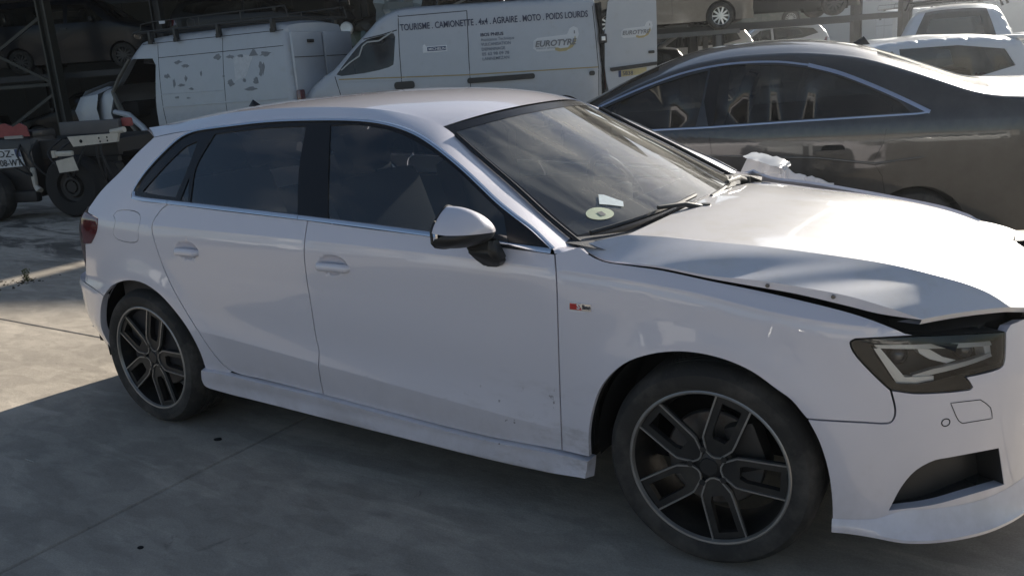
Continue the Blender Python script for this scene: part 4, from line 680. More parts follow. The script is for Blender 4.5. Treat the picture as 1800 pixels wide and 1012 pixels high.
# cowl, wipers
mb = MB(); mb.grid([[(wsP(1, v)[0] + dx, wsP(1, v)[1], wsP(1, v)[2] + dz) for v in np.linspace(-.98, .98, 25)] for dx, dz in ((-.03, .012), (.05, .0), (.12, -.02), (.2, -.03))], flip=True); mb.build('scuttle_panel', black_plastic, car)
def wiper(t0, v0, t1, v1, ta, va, name='wiper'):
    P = [wsP(t0 + (t1 - t0) * k, v0 + (v1 - v0) * k, .020) for k in np.linspace(0, 1, 9)]
    w_ = MB(); w_.tube(P, .008, 6); w_ = w_.build(name, black_plastic, car)
    mid = P[4]; piv = wsP(ta, va, .03); mb = MB(); mb.tube([mid + np.array((.006, 0, .016)), (mid + piv) / 2 + np.array((.012, 0, .022)), piv], [.007, .009, .013], 8); mb.lathe([(.0, .02), (.018, .018), (.022, 0), (.022, -.02)], 14, 'Z', tuple(piv)); mb.build('wiper_arm', black_plastic, w_)
wiper(.93, -.93, .875, -.12, 1.0, -.25)
wiper(.93, -.02, .90, .62, 1.0, .70)
# scuttle end triangle at the far corner
mb = MB(); mb.add([(-.43, .70, .945), (-.30, .52, .975), (-.22, .60, .968), (-.26, .70, .955), (-.40, .75, .935)], [(0, 1, 2, 3, 4)]); mb.build('hinge_cover', black_plastic, car)
mb = MB(); mb.add([(-.43, -.70, .940), (-.30, -.64, .952), (-.36, -.73, .93)], [(0, 1, 2)]); mb.build('hinge_cover', black_plastic, car)
# interior
mb = MB(); mb.box((-1.55, 0, .30), (2.9, 1.5, .06)); mb.box((-.42, 0, .60), (.06, 1.45, .55)); mb.box((-2.95, 0, .62), (.06, 1.3, .55)); mb.build('cabin_floor', interior, car)
for sgn in (1, -1):
    mb = MB(); mb.box((-1.6, sgn * .80, .60), (2.4, .05, .62)); mb.build('door_card', interior_p, car)
mb = MB(); G = []
for v in np.linspace(-1, 1, 21):
    w = 1 - v * v
    G.append([(-.30 + .12 * w - .05, .76 * v, .925), (-.52 + .10 * w, .76 * v, .945), (-.70 + .06 * w, .76 * v, .93), (-.80, .76 * v, .88), (-.78, .76 * v, .70), (-.70, .76 * v, .55)])
mb.grid(G, flip=True); dash = mb.build('dashboard', mat('dash_plastic', (.055, .055, .06), .6, bump=(250, .3)), car)
mb = MB(); mb.tube([(-.86 - .10 * math.sin(a), .37 + .185 * math.cos(a), .90 + .165 * math.sin(a)) for a in np.linspace(0, 2 * math.pi, 33)[:-1]], .014, 8, closed=True); mb.box((-.85, .37, .90), (.06, .12, .10), bev=.02); mb.bar((-.86, .20, .90), (-.86, .54, .90), .03, .02); mb.build('steering_wheel', interior_p, car)
def seat(x, y, w=.50, hr=True):
    mb = MB(); rot = Matrix.Rotation(R(-20), 3, 'Y')
    mb.box((x, y, .50), (.52, w, .16), bev=.05); s_ = mb.build('seat', interior, car)
    mb = MB(); mb.box((x - .36, y, .80), (.14, w, .62), rot=rot, bev=.055); mb.build('seat_back', interior, s_)
    if hr:
        mb = MB(); mb.box((x - .49, y, 1.185), (.10, .26, .17), rot=rot, bev=.045); mb.tube([(x - .46, y - .06, 1.02), (x - .48, y - .06, 1.14)], .006); mb.tube([(x - .46, y + .06, 1.02), (x - .48, y + .06, 1.14)], .006); mb.build('headrest', interior, s_)
for sgn in (1, -1):
    mb = MB(); P_ = [(-1.62, sgn * .70, 1.16), (-1.60, sgn * .66, 1.0), (-1.45, sgn * .62, .62)]; mb.grid([[tuple(Vector(q) + Vector((-.02, 0, 0))), tuple(Vector(q) + Vector((.025, 0, 0)))] for q in catmull(P_, 5)]); mb.build('seat_belt', mat('belt_grey', (.10, .10, .11), .8), car)
seat(-1.18, .37); seat(-1.18, -.37); seat(-2.02, .42, .46); seat(-2.02, -.42, .46)
mb = MB(); mb.box((-.985, -.03, 1.205), (.035, .22, .07), rot=Matrix.Rotation(R(12), 3, 'Y'), bev=.012); mb.tube([(-.985, -.01, 1.22), (-1.0, 0, 1.31)], .01); mb.build('cabin_mirror', black_plastic, car)
mb = MB(); mb.grid([[(x_, y_, float(zcr(x_)) - .045 - .02 * (y_ / .5) ** 2) for y_ in np.linspace(-.5, .5, 7)] for x_ in np.linspace(-1.1, -2.9, 8)], flip=True); mb.build('headliner', mat('headliner_grey', (.20, .20, .19), .9), car)
# underbody
mb = MB(); mb.box((-1.32, 0, .27), (1.75, 1.50, .12)); mb.box((-3.15, 0, .33), (.45, 1.3, .16)); mb.box((.45, 0, .26), (.45, 1.25, .06)); mb.box((-1.32, 0, .42), (3.9, .9, .2)); mb.build('underbody', dark, car)
# door mirror
mc = np.array((-.722, -.985, 1.022))
def mirror_housing(side_):
    ys = [.098, .085, .06, .03, 0, -.03, -.06, -.08, -.092]; top = [.018, .026, .042, .058, .0680, .058, .038, .020, .002]; fr_ = [.035, .055, .075, .084, .080, .070, .052, .034, .012]; bot = [-.052, -.060, -.064, -.064, -.062, -.058, -.050, -.043, -.030]
    ya = pchip(ys[::-1], top[::-1]), pchip(ys[::-1], fr_[::-1]), pchip(ys[::-1], bot[::-1])
    def sect(y, a):
        t_, f_, b_ = [float(k(y)) for k in ya]; z = (t_ + b_) / 2 + (t_ - b_) / 2 * math.cos(a); x = -.055 + (f_ + .055) * abs(math.sin(a)) ** .72 * (1 - .10 * max(0, math.cos(a))); return (x, y, z)
    def asplit(y):
        t_, f_, b_ = [float(k(y)) for k in ya]; zs_ = -.013 - .10 * y; c_ = (zs_ - (t_ + b_) / 2) / ((t_ - b_) / 2); return math.acos(max(-.93, min(.93, c_)))
    Y_ = np.concatenate([np.linspace(.098, -.07, 22), -.07 - .022 * np.sin(np.linspace(.2, math.pi / 2, 7))]); mir = None
    for nm, m_, lo_, hi_, sc in (('mirror_cap', white, 0, 1, 1.), ('mirror_base', black_plastic, 1, 2, .985)):
        rows = []
        for y in Y_:
            a1 = asplit(y); aa = np.linspace(0, a1 - .015, 15) if lo_ == 0 else np.linspace(a1 + .015, math.pi, 15); rows.append([sect(y, a) for a in aa])
        rows = [[(p[0] * sc, p[1], p[2]) for p in r_] for r_ in rows]
        rows = [[(-.055, p[1] , (rows[0][0][2] + rows[0][-1][2]) / 2) for p in rows[0]]] + rows + [[(-.045, -.093, (rows[-1][0][2] + rows[-1][-1][2]) / 2) for p in rows[-1]]]
        mb = MB(); mb.grid([[(mc[0] + p[0], (mc[1] + p[1]) * side_, mc[2] + p[2]) for p in r_] for r_ in rows], flip=side_ < 0)
        o = mb.build(nm, m_, mir if mir else car, angle=50)
        if mir is None: mir = o
    mb = MB(); mb.prism([(math.cos(a) * 0 - .058, 0) for a in (0,)] * 0 + [(-.058, -.045), (-.050, -.045), (-.050, .045), (-.058, .045)], .07, -.07, lambda x, y, z: (mc[0] + x, (mc[1] + y) * side_, mc[2] + z * (1 - abs(y) * 3))); mb.build('mirror_glass', mat('mirror_glass', (.6, .62, .65), .02, 1.), mir)
    rim = [(mc[0] - .057, (mc[1] + y) * side_, mc[2] + float(ya[0](y)) - .001) for y in np.linspace(.095, -.09, 16)] + [(mc[0] - .057, (mc[1] + y) * side_, mc[2] + float(ya[2](y)) + .001) for y in np.linspace(-.09, .095, 16)]
    mb = MB(); mb.tube(rim, .0045, 6, closed=True); mb.build('mirror_rim', black_plastic, mir)
    # foot
    A_ = [(-.040, -.985 + .03), (.040, -.985 + .05), (.050, -.90), (-.040, -.90)]
    lev = [(0, .975, A_), (1, .945, [(-.042, -.965), (.042, -.955), (.056, -.888), (-.036, -.89)]), (2, .91, [(-.035, -.93), (.050, -.925), (.062, -.875), (-.028, -.875)]), (3, .882, [(-.018, -.905), (.030, -.900), (.036, -.872), (-.016, -.872)])]
    V = []; 
    for _, z, q4 in lev: V += [(mc[0] + x + .022, y * side_, z) for x, y in q4]
    F = [(k * 4 + i, k * 4 + (i + 1) % 4, k * 4 + 4 + (i + 1) % 4, k * 4 + 4 + i) for k in range(3) for i in range(4)] + [(12, 13, 14, 15)]
    V = [(x, -y if False else (-y if side_ > 0 and False else y), z) for x, y, z in V]
    fo = mesh_obj('mirror_foot', V, F if side_ > 0 else [f[::-1] for f in F], black_plastic, mir, True, 60)
    bm = bmesh.new(); bm.from_mesh(fo.data); bmesh.ops.bevel(bm, geom=bm.edges[:], offset=.008, segments=2, affect='EDGES'); bmesh.ops.recalc_face_normals(bm, faces=bm.faces[:]); bm.to_mesh(fo.data); bm.free()
    return mir
mirror_housing(1)      # the far-side mirror is missing on the real car
# wheels
def star_pts(ang, poly): return [(r_ * math.cos(ang) - w * math.sin(ang), r_ * math.sin(ang) + w * math.cos(ang)) for r_, w in poly]
def hero_wheel(cx, yo, cz, ang0, steer=0.):
    """yo: outer face distance from car centre (negative = near side)"""
    sg = -1 if yo < 0 else 1
    w = MB(); T = .318
    prof = [(.236, .012), (.243, .004), (.252, -.001), (.270, -.006), (.290, -.004), (.304, .010), (.312, .026), (T, .048)]
    for k in range(5): c_ = .060 + k * .026; prof += [(T, c_ - .010), (T - .006, c_ - .006), (T - .006, c_ - .003), (T, c_ + .001)]
    prof += [(T, .190), (.304, .214), (.25, .222), (.236, .205)]
    w.lathe([(r_, -sg * (h + 0.0)) for r_, h in prof], 96)
    ty = w.build('wheel', rubber, car); ty.location = (cx, yo, cz); ty.rotation_euler = (0, 0, steer)
    s = lambda h: -sg * h
    mb = MB(); mb.lathe([(.243, s(.004)), (.239, s(.001)), (.234, s(.002)), (.231, s(.010)), (.228, s(.018))], 96); mb.build('rim_flange', rim_cut, ty)
    mb = MB(); mb.lathe([(.229, s(.012)), (.224, s(.04)), (.212, s(.07)), (.206, s(.12)), (.225, s(.20))], 72); mb.build('rim_barrel', rim_dark, ty)
    # twin spokes: outer outline of each arm, pocket and hole in it
    OUT = [(.036, .006), (.044, .022), (.084, .045), (.104, .047), (.232, .052), (.232, -.052), (.104, -.047), (.084, -.045), (.044, -.022), (.036, -.006)]
    HOL = [(.092, .018), (.110, .026), (.208, .030), (.208, -.030), (.110, -.026), (.092, -.018)]
    for k in range(5):
        a = ang0 + k * 2 * math.pi / 5; o2 = star_pts(a, OUT); h2 = star_pts(a, HOL)
        P, F = cdt(densify(o2, .02) if area(o2) > 0 else densify(o2[::-1], .02), [h2], [])
        def yy(p, base=.016): rr = math.hypot(*p); return s(base + .012 * max(0, 1 - rr / .10))
        V = [(p[0], yy(p), p[1]) for p in P]; n = len(V); V2 = V + [(p[0], yy(p) + s(.022), p[1]) for p in P]
        FF = [f if sg < 0 else f[::-1] for f in F]
        from collections import Counter
        ec = Counter(); 
        for f in F:
            for i in range(len(f)): ec[(f[i], f[(i + 1) % len(f)])] += 1
        for (i, j) in ec:
            if (j, i) not in ec: FF.append((i, j, j + n, i + n))
        mesh_obj('spoke', V2, FF, rim_pocket, ty, True, 30)
        # machined edge line around the arm
        E = [(.233, .0525), (.104, .0475), (.084, .0455), (.044, .0225), (.036, .006), (.036, -.006), (.044, -.0225), (.084, -.0455), (.104, -.0475), (.233, -.0525)]
        rows = []; E2 = [np.array(e_) for e_ in E]
        for i in range(len(E2)):
            a_ = E2[max(0, i - 1)]; b_ = E2[min(len(E2) - 1, i + 1)]; t = (b_ - a_) / np.linalg.norm(b_ - a_); nn = np.array([-t[1], t[0]])
            q2 = [star_pts(a, [tuple(E2[i] + nn * d)])[0] for d in (-.0024, .0024)]
            rows.append([(q_[0], yy(q_, .0105), q_[1]) for q_ in q2] + [(q2[1][0], yy(q2[1], .022), q2[1][1])] ); rows[-1] = [(q2[0][0], yy(q2[0], .022), q2[0][1])] + rows[-1]
        mb = MB(); mb.grid(rows); mb.build('spoke_edge', rim_cut, ty)
        # wheel bolt
        c2 = star_pts(a + math.pi / 5, [(.056, 0)])[0]; mb = MB(); mb.lathe([(0, s(.014)), (.010, s(.014)), (.011, s(.03))], 6, 'Y', (c2[0], 0, c2[1])); mb.build('wheel_bolt', black_plastic, ty)
    mb = MB(); mb.lathe([(0, s(.020)), (.030, s(.020)), (.036, s(.024)), (.075, s(.032)), (.080, s(.05))], 40); mb.build('hub', rim_dark, ty)
    mb = MB(); mb.lathe([(0, s(.016)), (.026, s(.016)), (.029, s(.021))], 32); mb.build('hub_cap', black_plastic, ty)
    mb = MB(); mb.lathe([(0, s(.085)), (.145, s(.085)), (.150, s(.09)), (.150, s(.105)), (0, s(.105))], 48); mb.build('brake_disc', steel, ty)
    mb = MB(); mb.box((.10 if cx > -1 else .10, s(.09), .06), (.10, .08, .15), rot=Matrix.Rotation(R(-20), 3, 'Y'), bev=.02); mb.build('brake_caliper', black_plastic, ty)
    return ty
A0 = R(-2)
for cx, a0, st in ((0, A0, R(3)), (-2.637, A0, 0)):
    hero_wheel(cx, -.874 if cx == 0 else -.868, .316, a0, st); hero_wheel(cx, .874, .316, a0 + .5, st)
    for side_ in (-1, 1):
        mb = MB(); mb.grid([[(cx + .375 * math.cos(a), side_ * y_, .325 + .375 * math.sin(a)) for y_ in (.83, .70, .58)] for a in np.linspace(R(-12), R(188), 32)])
        mb.add([(cx + .375 * math.cos(a), side_ * .58, .325 + .375 * math.sin(a)) for a in np.linspace(R(-12), R(188), 32)], [tuple(range(32))]); mb.build('arch_liner', dark, car)
# ------------------------------------------------------------ simpler vehicle builder (side skins, top skin, glass, wheels, lamps)
def wheel_simple(parent, x, y, z, r_, wd, m_rim, nsp=9, rr=.66, steer=0., hub=True):
    s = -1 if y < 0 else 1
    mb = MB(); mb.lathe([(r_ * rr, -s * -0.0), (r_ * .80, s * .006), (r_ * .94, -s * .006), (r_, -s * .03), (r_, -s * (wd - .03)), (r_ * .92, -s * wd), (r_ * rr, -s * wd)], 36); w = mb.build('wheel', rubber, parent); w.location = (x, y, z); w.rotation_euler = (0, 0, steer)
    mb = MB(); R1 = r_ * rr; mb.lathe([(R1, 0), (R1 * .96, -s * .004), (R1 * .93, -s * .03), (R1 * .9, -s * .09), (0, -s * .09)], 36); mb.lathe([(0, -s * .012), (R1 * .22, -s * .014), (R1 * .26, -s * .04)], 20)
    for k in range(nsp):
        a = 2 * math.pi * k / nsp; mb.bar((R1 * .18 * math.cos(a), -s * .022, R1 * .18 * math.sin(a)), (R1 * .95 * math.cos(a), -s * .014, R1 * .95 * math.sin(a)), .02, R1 * (1.9 / nsp))
    bk = mat('wheel_dark', (.012, .012, .012), .8)
    mb.build('rim', m_rim, w)
    mb = MB(); mb.lathe([(R1 * .94, -s * .05), (0, -s * .05)], 24); mb.build('rim_shadow_disc', bk, w)
    return w
def vehicle(root, top, w, under, arches, paint, glassm, windows=(), zb=.95, tum=.30, tum2=.25, taper=(.25, .35), rnd=.07, crown=.04, topglass=(), vg=.86, gl_off=.012, step=.10, floor=True, body_name='body', black_side=None, nv=13, wr=None, rim=None, nsp=9, wwd=.2, holes_extra=(), open_win=(), recess=0.):
    """top: (x, z) outline from the low front round over the roof to the low rear; arches: (x, z, radius)"""
    xs = [p[0] for p in top]; xf, xr = min(xs), max(xs); fl = xs[0] < xs[-1]
    def ybase(x, z):
        x = np.asarray(x, float); z = np.asarray(z, float)
        tf = np.clip((xf + .75 - x) / .75, 0, 1); tr = np.clip((x - xr + .6) / .6, 0, 1)
        t0, t1 = (taper[0], taper[1])
        y = w - t0 * tf**2.2 * .6 - t1 * tr**2.2 * .45
        h = np.maximum(z - zb, 0); y = y - tum * h - tum2 * h * h
        y = y - .035 * np.clip((zb - .12 - z) / .7, 0, 1) ** 2 - .012 * np.clip((z - zb + .12) / .12, 0, 1)
        return y
    def Sv(x, z, off=0.):
        P = np.stack([np.atleast_1d(x), np.atleast_1d(z)], 1); d = pdist(top, P, closed=False); k = np.clip(1 - d / rnd, 0, 1)
        y = ybase(P[:, 0], P[:, 1]) - rnd * .9 * (1 - np.sqrt(np.maximum(0, 1 - k * k))) + off
        return np.stack([P[:, 0], -y, P[:, 1]], -1)
    poly = list(top); bl = []
    x_end, x_st = top[-1][0], top[0][0]
    for (ax, az, ar) in sorted(arches, key=lambda a: -a[0] if fl else a[0]):
        n = 16; ang = [math.acos(max(-1, min(1, (under - az) / ar * 0)))]
        a0 = math.asin(max(-1, min(1, (under - az) / ar)))
        A = np.linspace(a0, math.pi - a0, n) if fl else np.linspace(math.pi - a0, a0, n)
        bl += [(ax + ar * math.cos(a), az + ar * math.sin(a)) for a in A]
    poly = poly + [(x_end, under)] * (abs(top[-1][1] - under) > .01) + bl + [(x_st, under)] * (abs(top[0][1] - under) > .01)
    if area(poly) < 0: poly = poly[::-1]
    hl = [list(h) if area(h) > 0 else list(h)[::-1] for h in windows]
    for h in holes_extra: hl.append(list(h) if area(h) > 0 else list(h)[::-1])
    pd = densify(poly, step * .8); x0, z0 = np.min(pd, 0); x1, z1 = np.max(pd, 0)
    gx, gz = np.meshgrid(np.arange(x0 + step / 2, x1, step), np.arange(z0 + step / 2, z1, step)); pts = np.stack([gx.ravel(), gz.ravel()], 1)
    # extra rings near the upper outline for the rounded shoulder
    tp = np.array(dens_o(top, step * .6)); tg = np.gradient(tp, axis=0); tn = np.stack([-tg[:, 1], tg[:, 0]], 1); tn /= np.linalg.norm(tn, axis=1)[:, None] + 1e-9
    sgn = -1 if fl else 1
    rings = np.vstack([tp + sgn * tn * rnd * k for k in (.06, .18, .4, .7, 1.0)])
    rings = rings[pin(pd, rings)]; rings = rings[pdist(pd, rings) > rnd * .03]
    belt = np.array([(x, zb + d) for x in np.arange(x0, x1, step) for d in (-.12, -.01, .01)]); pts = np.vstack([pts[pdist(pd, pts) > rnd * 1.15], rings, belt])
    pts = pts[pin(pd, pts)]
    for h in hl: pts = pts[~pin(h, pts)]; pts = pts[pdist(h, pts) > step * .15]
    P, F = cdt(pd, [densify(h, step) for h in hl], [tuple(p) for p in pts])
    X = Sv(P[:, 0], P[:, 1]); mb = MB()
    mb.add(X, F); mb.add([(p[0], -p[1], p[2]) for p in X], [f[::-1] for f in F])
    # returns of window holes
    for h in hl:
        hh = densify(h, step); A = Sv([p[0] for p in hh], [p[1] for p in hh]); n = len(hh)
        for sg in (1, -1):
            V = [(p[0], p[1] * sg, p[2]) for p in A] + [(p[0], (p[1] + .03) * sg, p[2]) for p in A]; mb.add(V, [(i, (i + 1) % n, n + (i + 1) % n, n + i) if sg > 0 else ((i + 1) % n, i, n + i, n + (i + 1) % n) for i in range(n)])
    E = Sv(tp[:, 0], tp[:, 1]); rows = []; kinds = []
    nrm = sgn * -tn
    vs = np.linspace(-1, 1, nv)
    for i, (e, n_) in enumerate(zip(E, nrm)):
        up = max(0, n_[1]); c_ = crown * (up + .25 * (1 - up)); rows.append([(e[0] + n_[0] * c_ * (1 - abs(v) ** 2.4), e[1] * -v * -1 if False else abs(e[1]) * v, e[2] + n_[1] * c_ * (1 - abs(v) ** 2.4)) for v in vs])
    isg = []
    for p in (tp[:-1] + tp[1:]) / 2: isg.append(any(a <= p[0] <= b and c <= p[1] <= d for a, b, c, d in topglass))
    V = [p for r_ in rows for p in r_]; Fb = []; Fg = []
    for i in range(len(rows) - 1):
        for j in range(nv - 1):
            q_ = (i * nv + j, i * nv + j + 1, (i + 1) * nv + j + 1, (i + 1) * nv + j); q_ = q_[::-1] if fl else q_
            v = (vs[j] + vs[j + 1]) / 2; (Fg if isg[i] and abs(v) < vg else Fb).append(q_)
    mb.add(V, Fb)
    body = mb.build(body_name, paint, root, angle=38)
    if Fg:
        g = [isg[i] for i in range(len(isg))]; runs = []; st = None
        for i, k in enumerate(g + [False]):
            if k and st is None: st = i
            if not k and st is not None: runs.append((st, i)); st = None
        for a, b in runs:
            ff = [f for f in Fg if min(f) // nv >= a and min(f) // nv < b]; used = sorted({k for f in ff for k in f}); mp_ = {k: i for i, k in enumerate(used)}
            mesh_obj('windscreen', [V[k] for k in used], [tuple(mp_[k] for k in f) for f in ff], glassm, root)
    for hi, h in enumerate(windows):
        if hi in open_win: continue
        hh = densify(h if area(h) > 0 else h[::-1], step); Pw, Fw = cdt(hh, [], []); A = Sv(Pw[:, 0], Pw[:, 1], -gl_off)
        mesh_obj('side_window', A, Fw, glassm, root); mesh_obj('side_window', [(p[0], -p[1], p[2]) for p in A], [f[::-1] for f in Fw], glassm, root)
    if floor:
        mb = MB(); mb.box(((xf + xr) / 2, 0, under + .10), (xr - xf - .5, w * 1.5, .1)); mb.box(((xf + xr) / 2, 0, (under + zb) / 2 + .0), ((xr - xf) * .86, w * 1.0, (zb - under) * .7)); mb.build('chassis', dark, root)
    for (ax, az, ar) in arches:
        for sd_ in (-1, 1):
            mb = MB(); A = np.linspace(R(-25), R(205), 20); mb.grid([[(ax + ar * 1.02 * math.cos(a), sd_ * y_, az + ar * 1.02 * math.sin(a)) for y_ in (w - .045, w - .32)] for a in A]); mb.add([(ax + ar * math.cos(a), sd_ * (w - .32), az + ar * math.sin(a)) for a in A], [tuple(range(20))]); mb.build('arch_liner', dark, root)
            if wr: wheel_simple(root, ax, sd_ * (w - .025), az, wr, wwd, rim or silver, nsp)
    return Sv
def patch(Sv, poly, m_, parent, name, off=.004, sides=(-1,), step=.06, thick=.01):
    hh = densify(poly if area(poly) > 0 else list(poly)[::-1], step); P, F = cdt(hh, [], [])
    A = Sv(P[:, 0], P[:, 1], off); B = Sv([p[0] for p in hh], [p[1] for p in hh], off); C_ = Sv([p[0] for p in hh], [p[1] for p in hh], off - thick); n = len(hh); o = None
    for sd_ in sides:
        mb = MB(); mb.add([(p[0], p[1] * -sd_, p[2]) for p in A], F if sd_ < 0 else [f[::-1] for f in F])
        V = [(p[0], p[1] * -sd_, p[2]) for p in list(B) + list(C_)]; mb.add(V, [((i + 1) % n, i, n + i, n + (i + 1) % n) if sd_ < 0 else (i, (i + 1) % n, n + (i + 1) % n, n + i) for i in range(n)])
        o = mb.build(name, m_, parent, angle=30)
    return o
def rrect(x0, z0, x1, z1, r_=.02, n=4):
    o = []
    for cx, cz, a0 in ((x1 - r_, z0 + r_, -90), (x1 - r_, z1 - r_, 0), (x0 + r_, z1 - r_, 90), (x0 + r_, z0 + r_, 180)):
        for k in range(n + 1): a = R(a0 + 90 * k / n); o.append((cx + r_ * math.cos(a), cz + r_ * math.sin(a)))
    return o
def line_patch(Sv, pts, w_, m_, parent, name, off=.003, sides=(-1,)):
    P = np.array(dens_o(pts, .06)); rows = []
    for i in range(len(P)):
        a = P[max(0, i - 1)]; b = P[min(len(P) - 1, i + 1)]; t = (b - a) / (np.hypot(*(b - a)) + 1e-9); nn = np.array([-t[1], t[0]]) * w_ / 2
        A = Sv([P[i][0] + nn[0], P[i][0], P[i][0] - nn[0]], [P[i][1] + nn[1], P[i][1], P[i][1] - nn[1]], off); A[1][1] -= 0; A[0][1] += .002; A[2][1] += .002; rows.append([tuple(p) for p in A])
    o = None
    for sd_ in sides:
        mb = MB(); mb.grid([[(p[0], p[1] * -sd_, p[2]) for p in r_] for r_ in rows], flip=sd_ > 0); o = mb.build(name, m_, parent)
    return o

seamm = mat('panel_gap', (.02, .02, .022), .8)
van_white = mat('van_white', (.46, .48, .51), .42, coat=.35, coat_rough=.15, noise=(3, .12), dirt=((.38, .36, .33), 6, .58, .82, .5), grime=(.2, 1.5, (.34, .31, .27), .4))
bg_glass = glass('tinted_glass', (.30, .33, .33), dust=.12)
black_paint = mat('black_paint', (.008, .009, .010), .3, coat=1., coat_rough=.04, dirt=((.04, .041, .040), 7, .35, .85, .7))

# ------------------------------------------------------------ black fastback behind the hatchback
bk = empty('parked_car', 'black fastback saloon parked behind the white hatchback, its sloping roof shining in the sun', 'car', (-1.977, 3.574, 0), R(16))
blk = empty  # builder alias kept simple
BX = lambda L: [(a, b) for a, b in L]
btop = [(-2.10, .45), (-2.12, .60), (-2.02, .70), (-1.7, .77), (-1.25, .86), (-.95, .92), (-.55, 1.08), (-.2, 1.235), (.0, 1.31), (.22, 1.375), (.50, 1.412), (.80, 1.416), (.96, 1.41), (1.21, 1.38), (1.40, 1.34), (1.62, 1.264), (1.85, 1.174), (2.05, 1.096), (2.22, 1.060), (2.50, 1.045), (2.62, 1.035), (2.68, .97), (2.70, .80), (2.76, .62), (2.74, .40)]
btop = [tuple(p) for p in catmull([(a, b) for a, b in btop], 3)]
win_f = [(-.80, .955), (.285, .96), (.325, 1.12), (.36, 1.325), (.22, 1.30), (.0, 1.245), (-.3, 1.14), (-.6, 1.02)]
win_r = [(.395, .965), (1.66, .990), (1.595, 1.055), (1.41, 1.155), (1.22, 1.24), (1.03, 1.30), (.83, 1.335), (.60, 1.35), (.44, 1.348)]
bSv = vehicle(bk, btop, .93, .20, [(-1.15, .27, .33), (1.72, .20, .31)], black_paint, glass('black_car_glass', (.16, .17, .17), dust=.06), [win_f, win_r], zb=.93, tum=.42, tum2=.55, taper=(.45, .3), rnd=.035, crown=.085, topglass=[(-.93, -.02, .9, 1.3), (1.45, 2.15, 1.06, 1.34)], vg=.84, wr=.27, rim=rim_dark, nsp=10, step=.07, nv=21)
satin = mat('satin_trim', (.50, .55, .66), .28, .8)
cl = [(-.80, .945), (.38, .952), (.96, .965), (1.70, .978), (1.775, .985)]
ct = [(-.85, .945), (-.60, 1.04), (-.3, 1.165), (.0, 1.27), (.22, 1.328), (.5, 1.362), (.83, 1.355), (1.03, 1.322), (1.22, 1.262), (1.41, 1.178), (1.60, 1.082), (1.775, .985)]
line_patch(bSv, cl, .011, satin, bk, 'window_trim', .006, (-1, 1)); line_patch(bSv, [tuple(p) for p in catmull(ct[:8], 4)], .013, satin, bk, 'window_trim', .006, (-1, 1)); line_patch(bSv, [tuple(p) for p in catmull(ct[7:], 4)], .024, satin, bk, 'window_trim', .007, (-1, 1))
patch(bSv, [(.375, .955), (.408, .957), (.452, 1.345), (.375, 1.34), (.34, 1.12)], black_gloss, bk, 'door_pillar', .002, (-1, 1))
line_patch(bSv, [(.375, .94), (.40, .75), (.42, .5), (.46, .25)], .006, dark, bk, 'door_gap', .001, (-1, 1))
line_patch(bSv, [(1.53, .975), (1.50, .80), (1.44, .68), (1.50, .58), (1.52, .45)], .006, dark, bk, 'door_gap', .001, (-1, 1))
for a, b in ((1.075, 1.305), (-.02, .21)):
    patch(bSv, rrect(a, .735, b, .770, .015), black_paint, bk, 'door_handle', .035, (-1, 1), thick=.03); patch(bSv, rrect(a + .04, .735, b - .04, .80, .03), dark, bk, 'handle_shade_patch', .0015, (-1, 1))  # flat dark patch painted as the shade behind each handle
line_patch(bSv, [(-1.8, .70), (-.6, .74), (.4, .755), (1.1, .715), (1.45, .665), (1.75, .70)], .014, black_paint, bk, 'swage_line', .012, (-1, 1))
line_patch(bSv, [(-.7, .42), (.5, .38), (1.5, .40)], .016, black_paint, bk, 'swage_line', .014, (-1, 1))
_z0 = 1.43
mb = MB(); mb.grid([[(1.40 + sx * (1 - t) * .075 + .03 * t, sy * (1 - t) ** .8 * .022, _z0 - .01 + .062 * t) for sx, sy in [(math.cos(a), math.sin(a)) for a in np.linspace(0, 2 * math.pi, 15)]] for t in np.linspace(0, 1, 6)], flip=True); mb.build('roof_aerial', black_gloss, bk)
for y_ in (-.38, .38):
    mb = MB(); mb.box((.15, y_, .55), (.5, .5, .16), bev=.05); st_ = mb.build('seat', interior, bk)
    mb = MB(); mb.box((.50, y_, .85), (.14, .5, .6), rot=Matrix.Rotation(R(20), 3, 'Y'), bev=.05); mb.box((.62, y_, 1.20), (.10, .27, .16), rot=Matrix.Rotation(R(20), 3, 'Y'), bev=.04); mb.build('seat_back', interior, st_)
mb = MB(); mb.box((1.35, 0, .80), (.5, 1.3, .45), bev=.08); mb.build('rear_bench', interior, bk)
mb = MB(); mb.tube([(-.42 + .08 * math.sin(a), -.37 + .18 * math.cos(a), .96 + .165 * math.sin(a)) for a in np.linspace(0, 2 * math.pi, 25)[:-1]], .014, 8, closed=True); mb.build('steering_wheel', interior_p, bk)
mb = MB(); mb.box((-.75, 0, .88), (.45, 1.45, .16), bev=.05); mb.build('dashboard', interior_p, bk)
for s_ in (-1, 1):
    mb = MB(); mb.box((-.62, s_ * .97, 1.0), (.12, .20, .12), bev=.04); mb.bar((-.62, s_ * .82, .95), (-.62, s_ * .92, .98), .05, .04); mb.build('door_mirror', black_paint, bk)
    patch(bSv, [(-2.0, .62), (-1.75, .75), (-1.55, .77), (-1.75, .66)], lens, bk, 'headlight', .004, (s_,)); patch(bSv, [(2.35, .85), (2.67, .85), (2.66, .95), (2.4, .96)], red_lens, bk, 'tail_light', .004, (s_,))
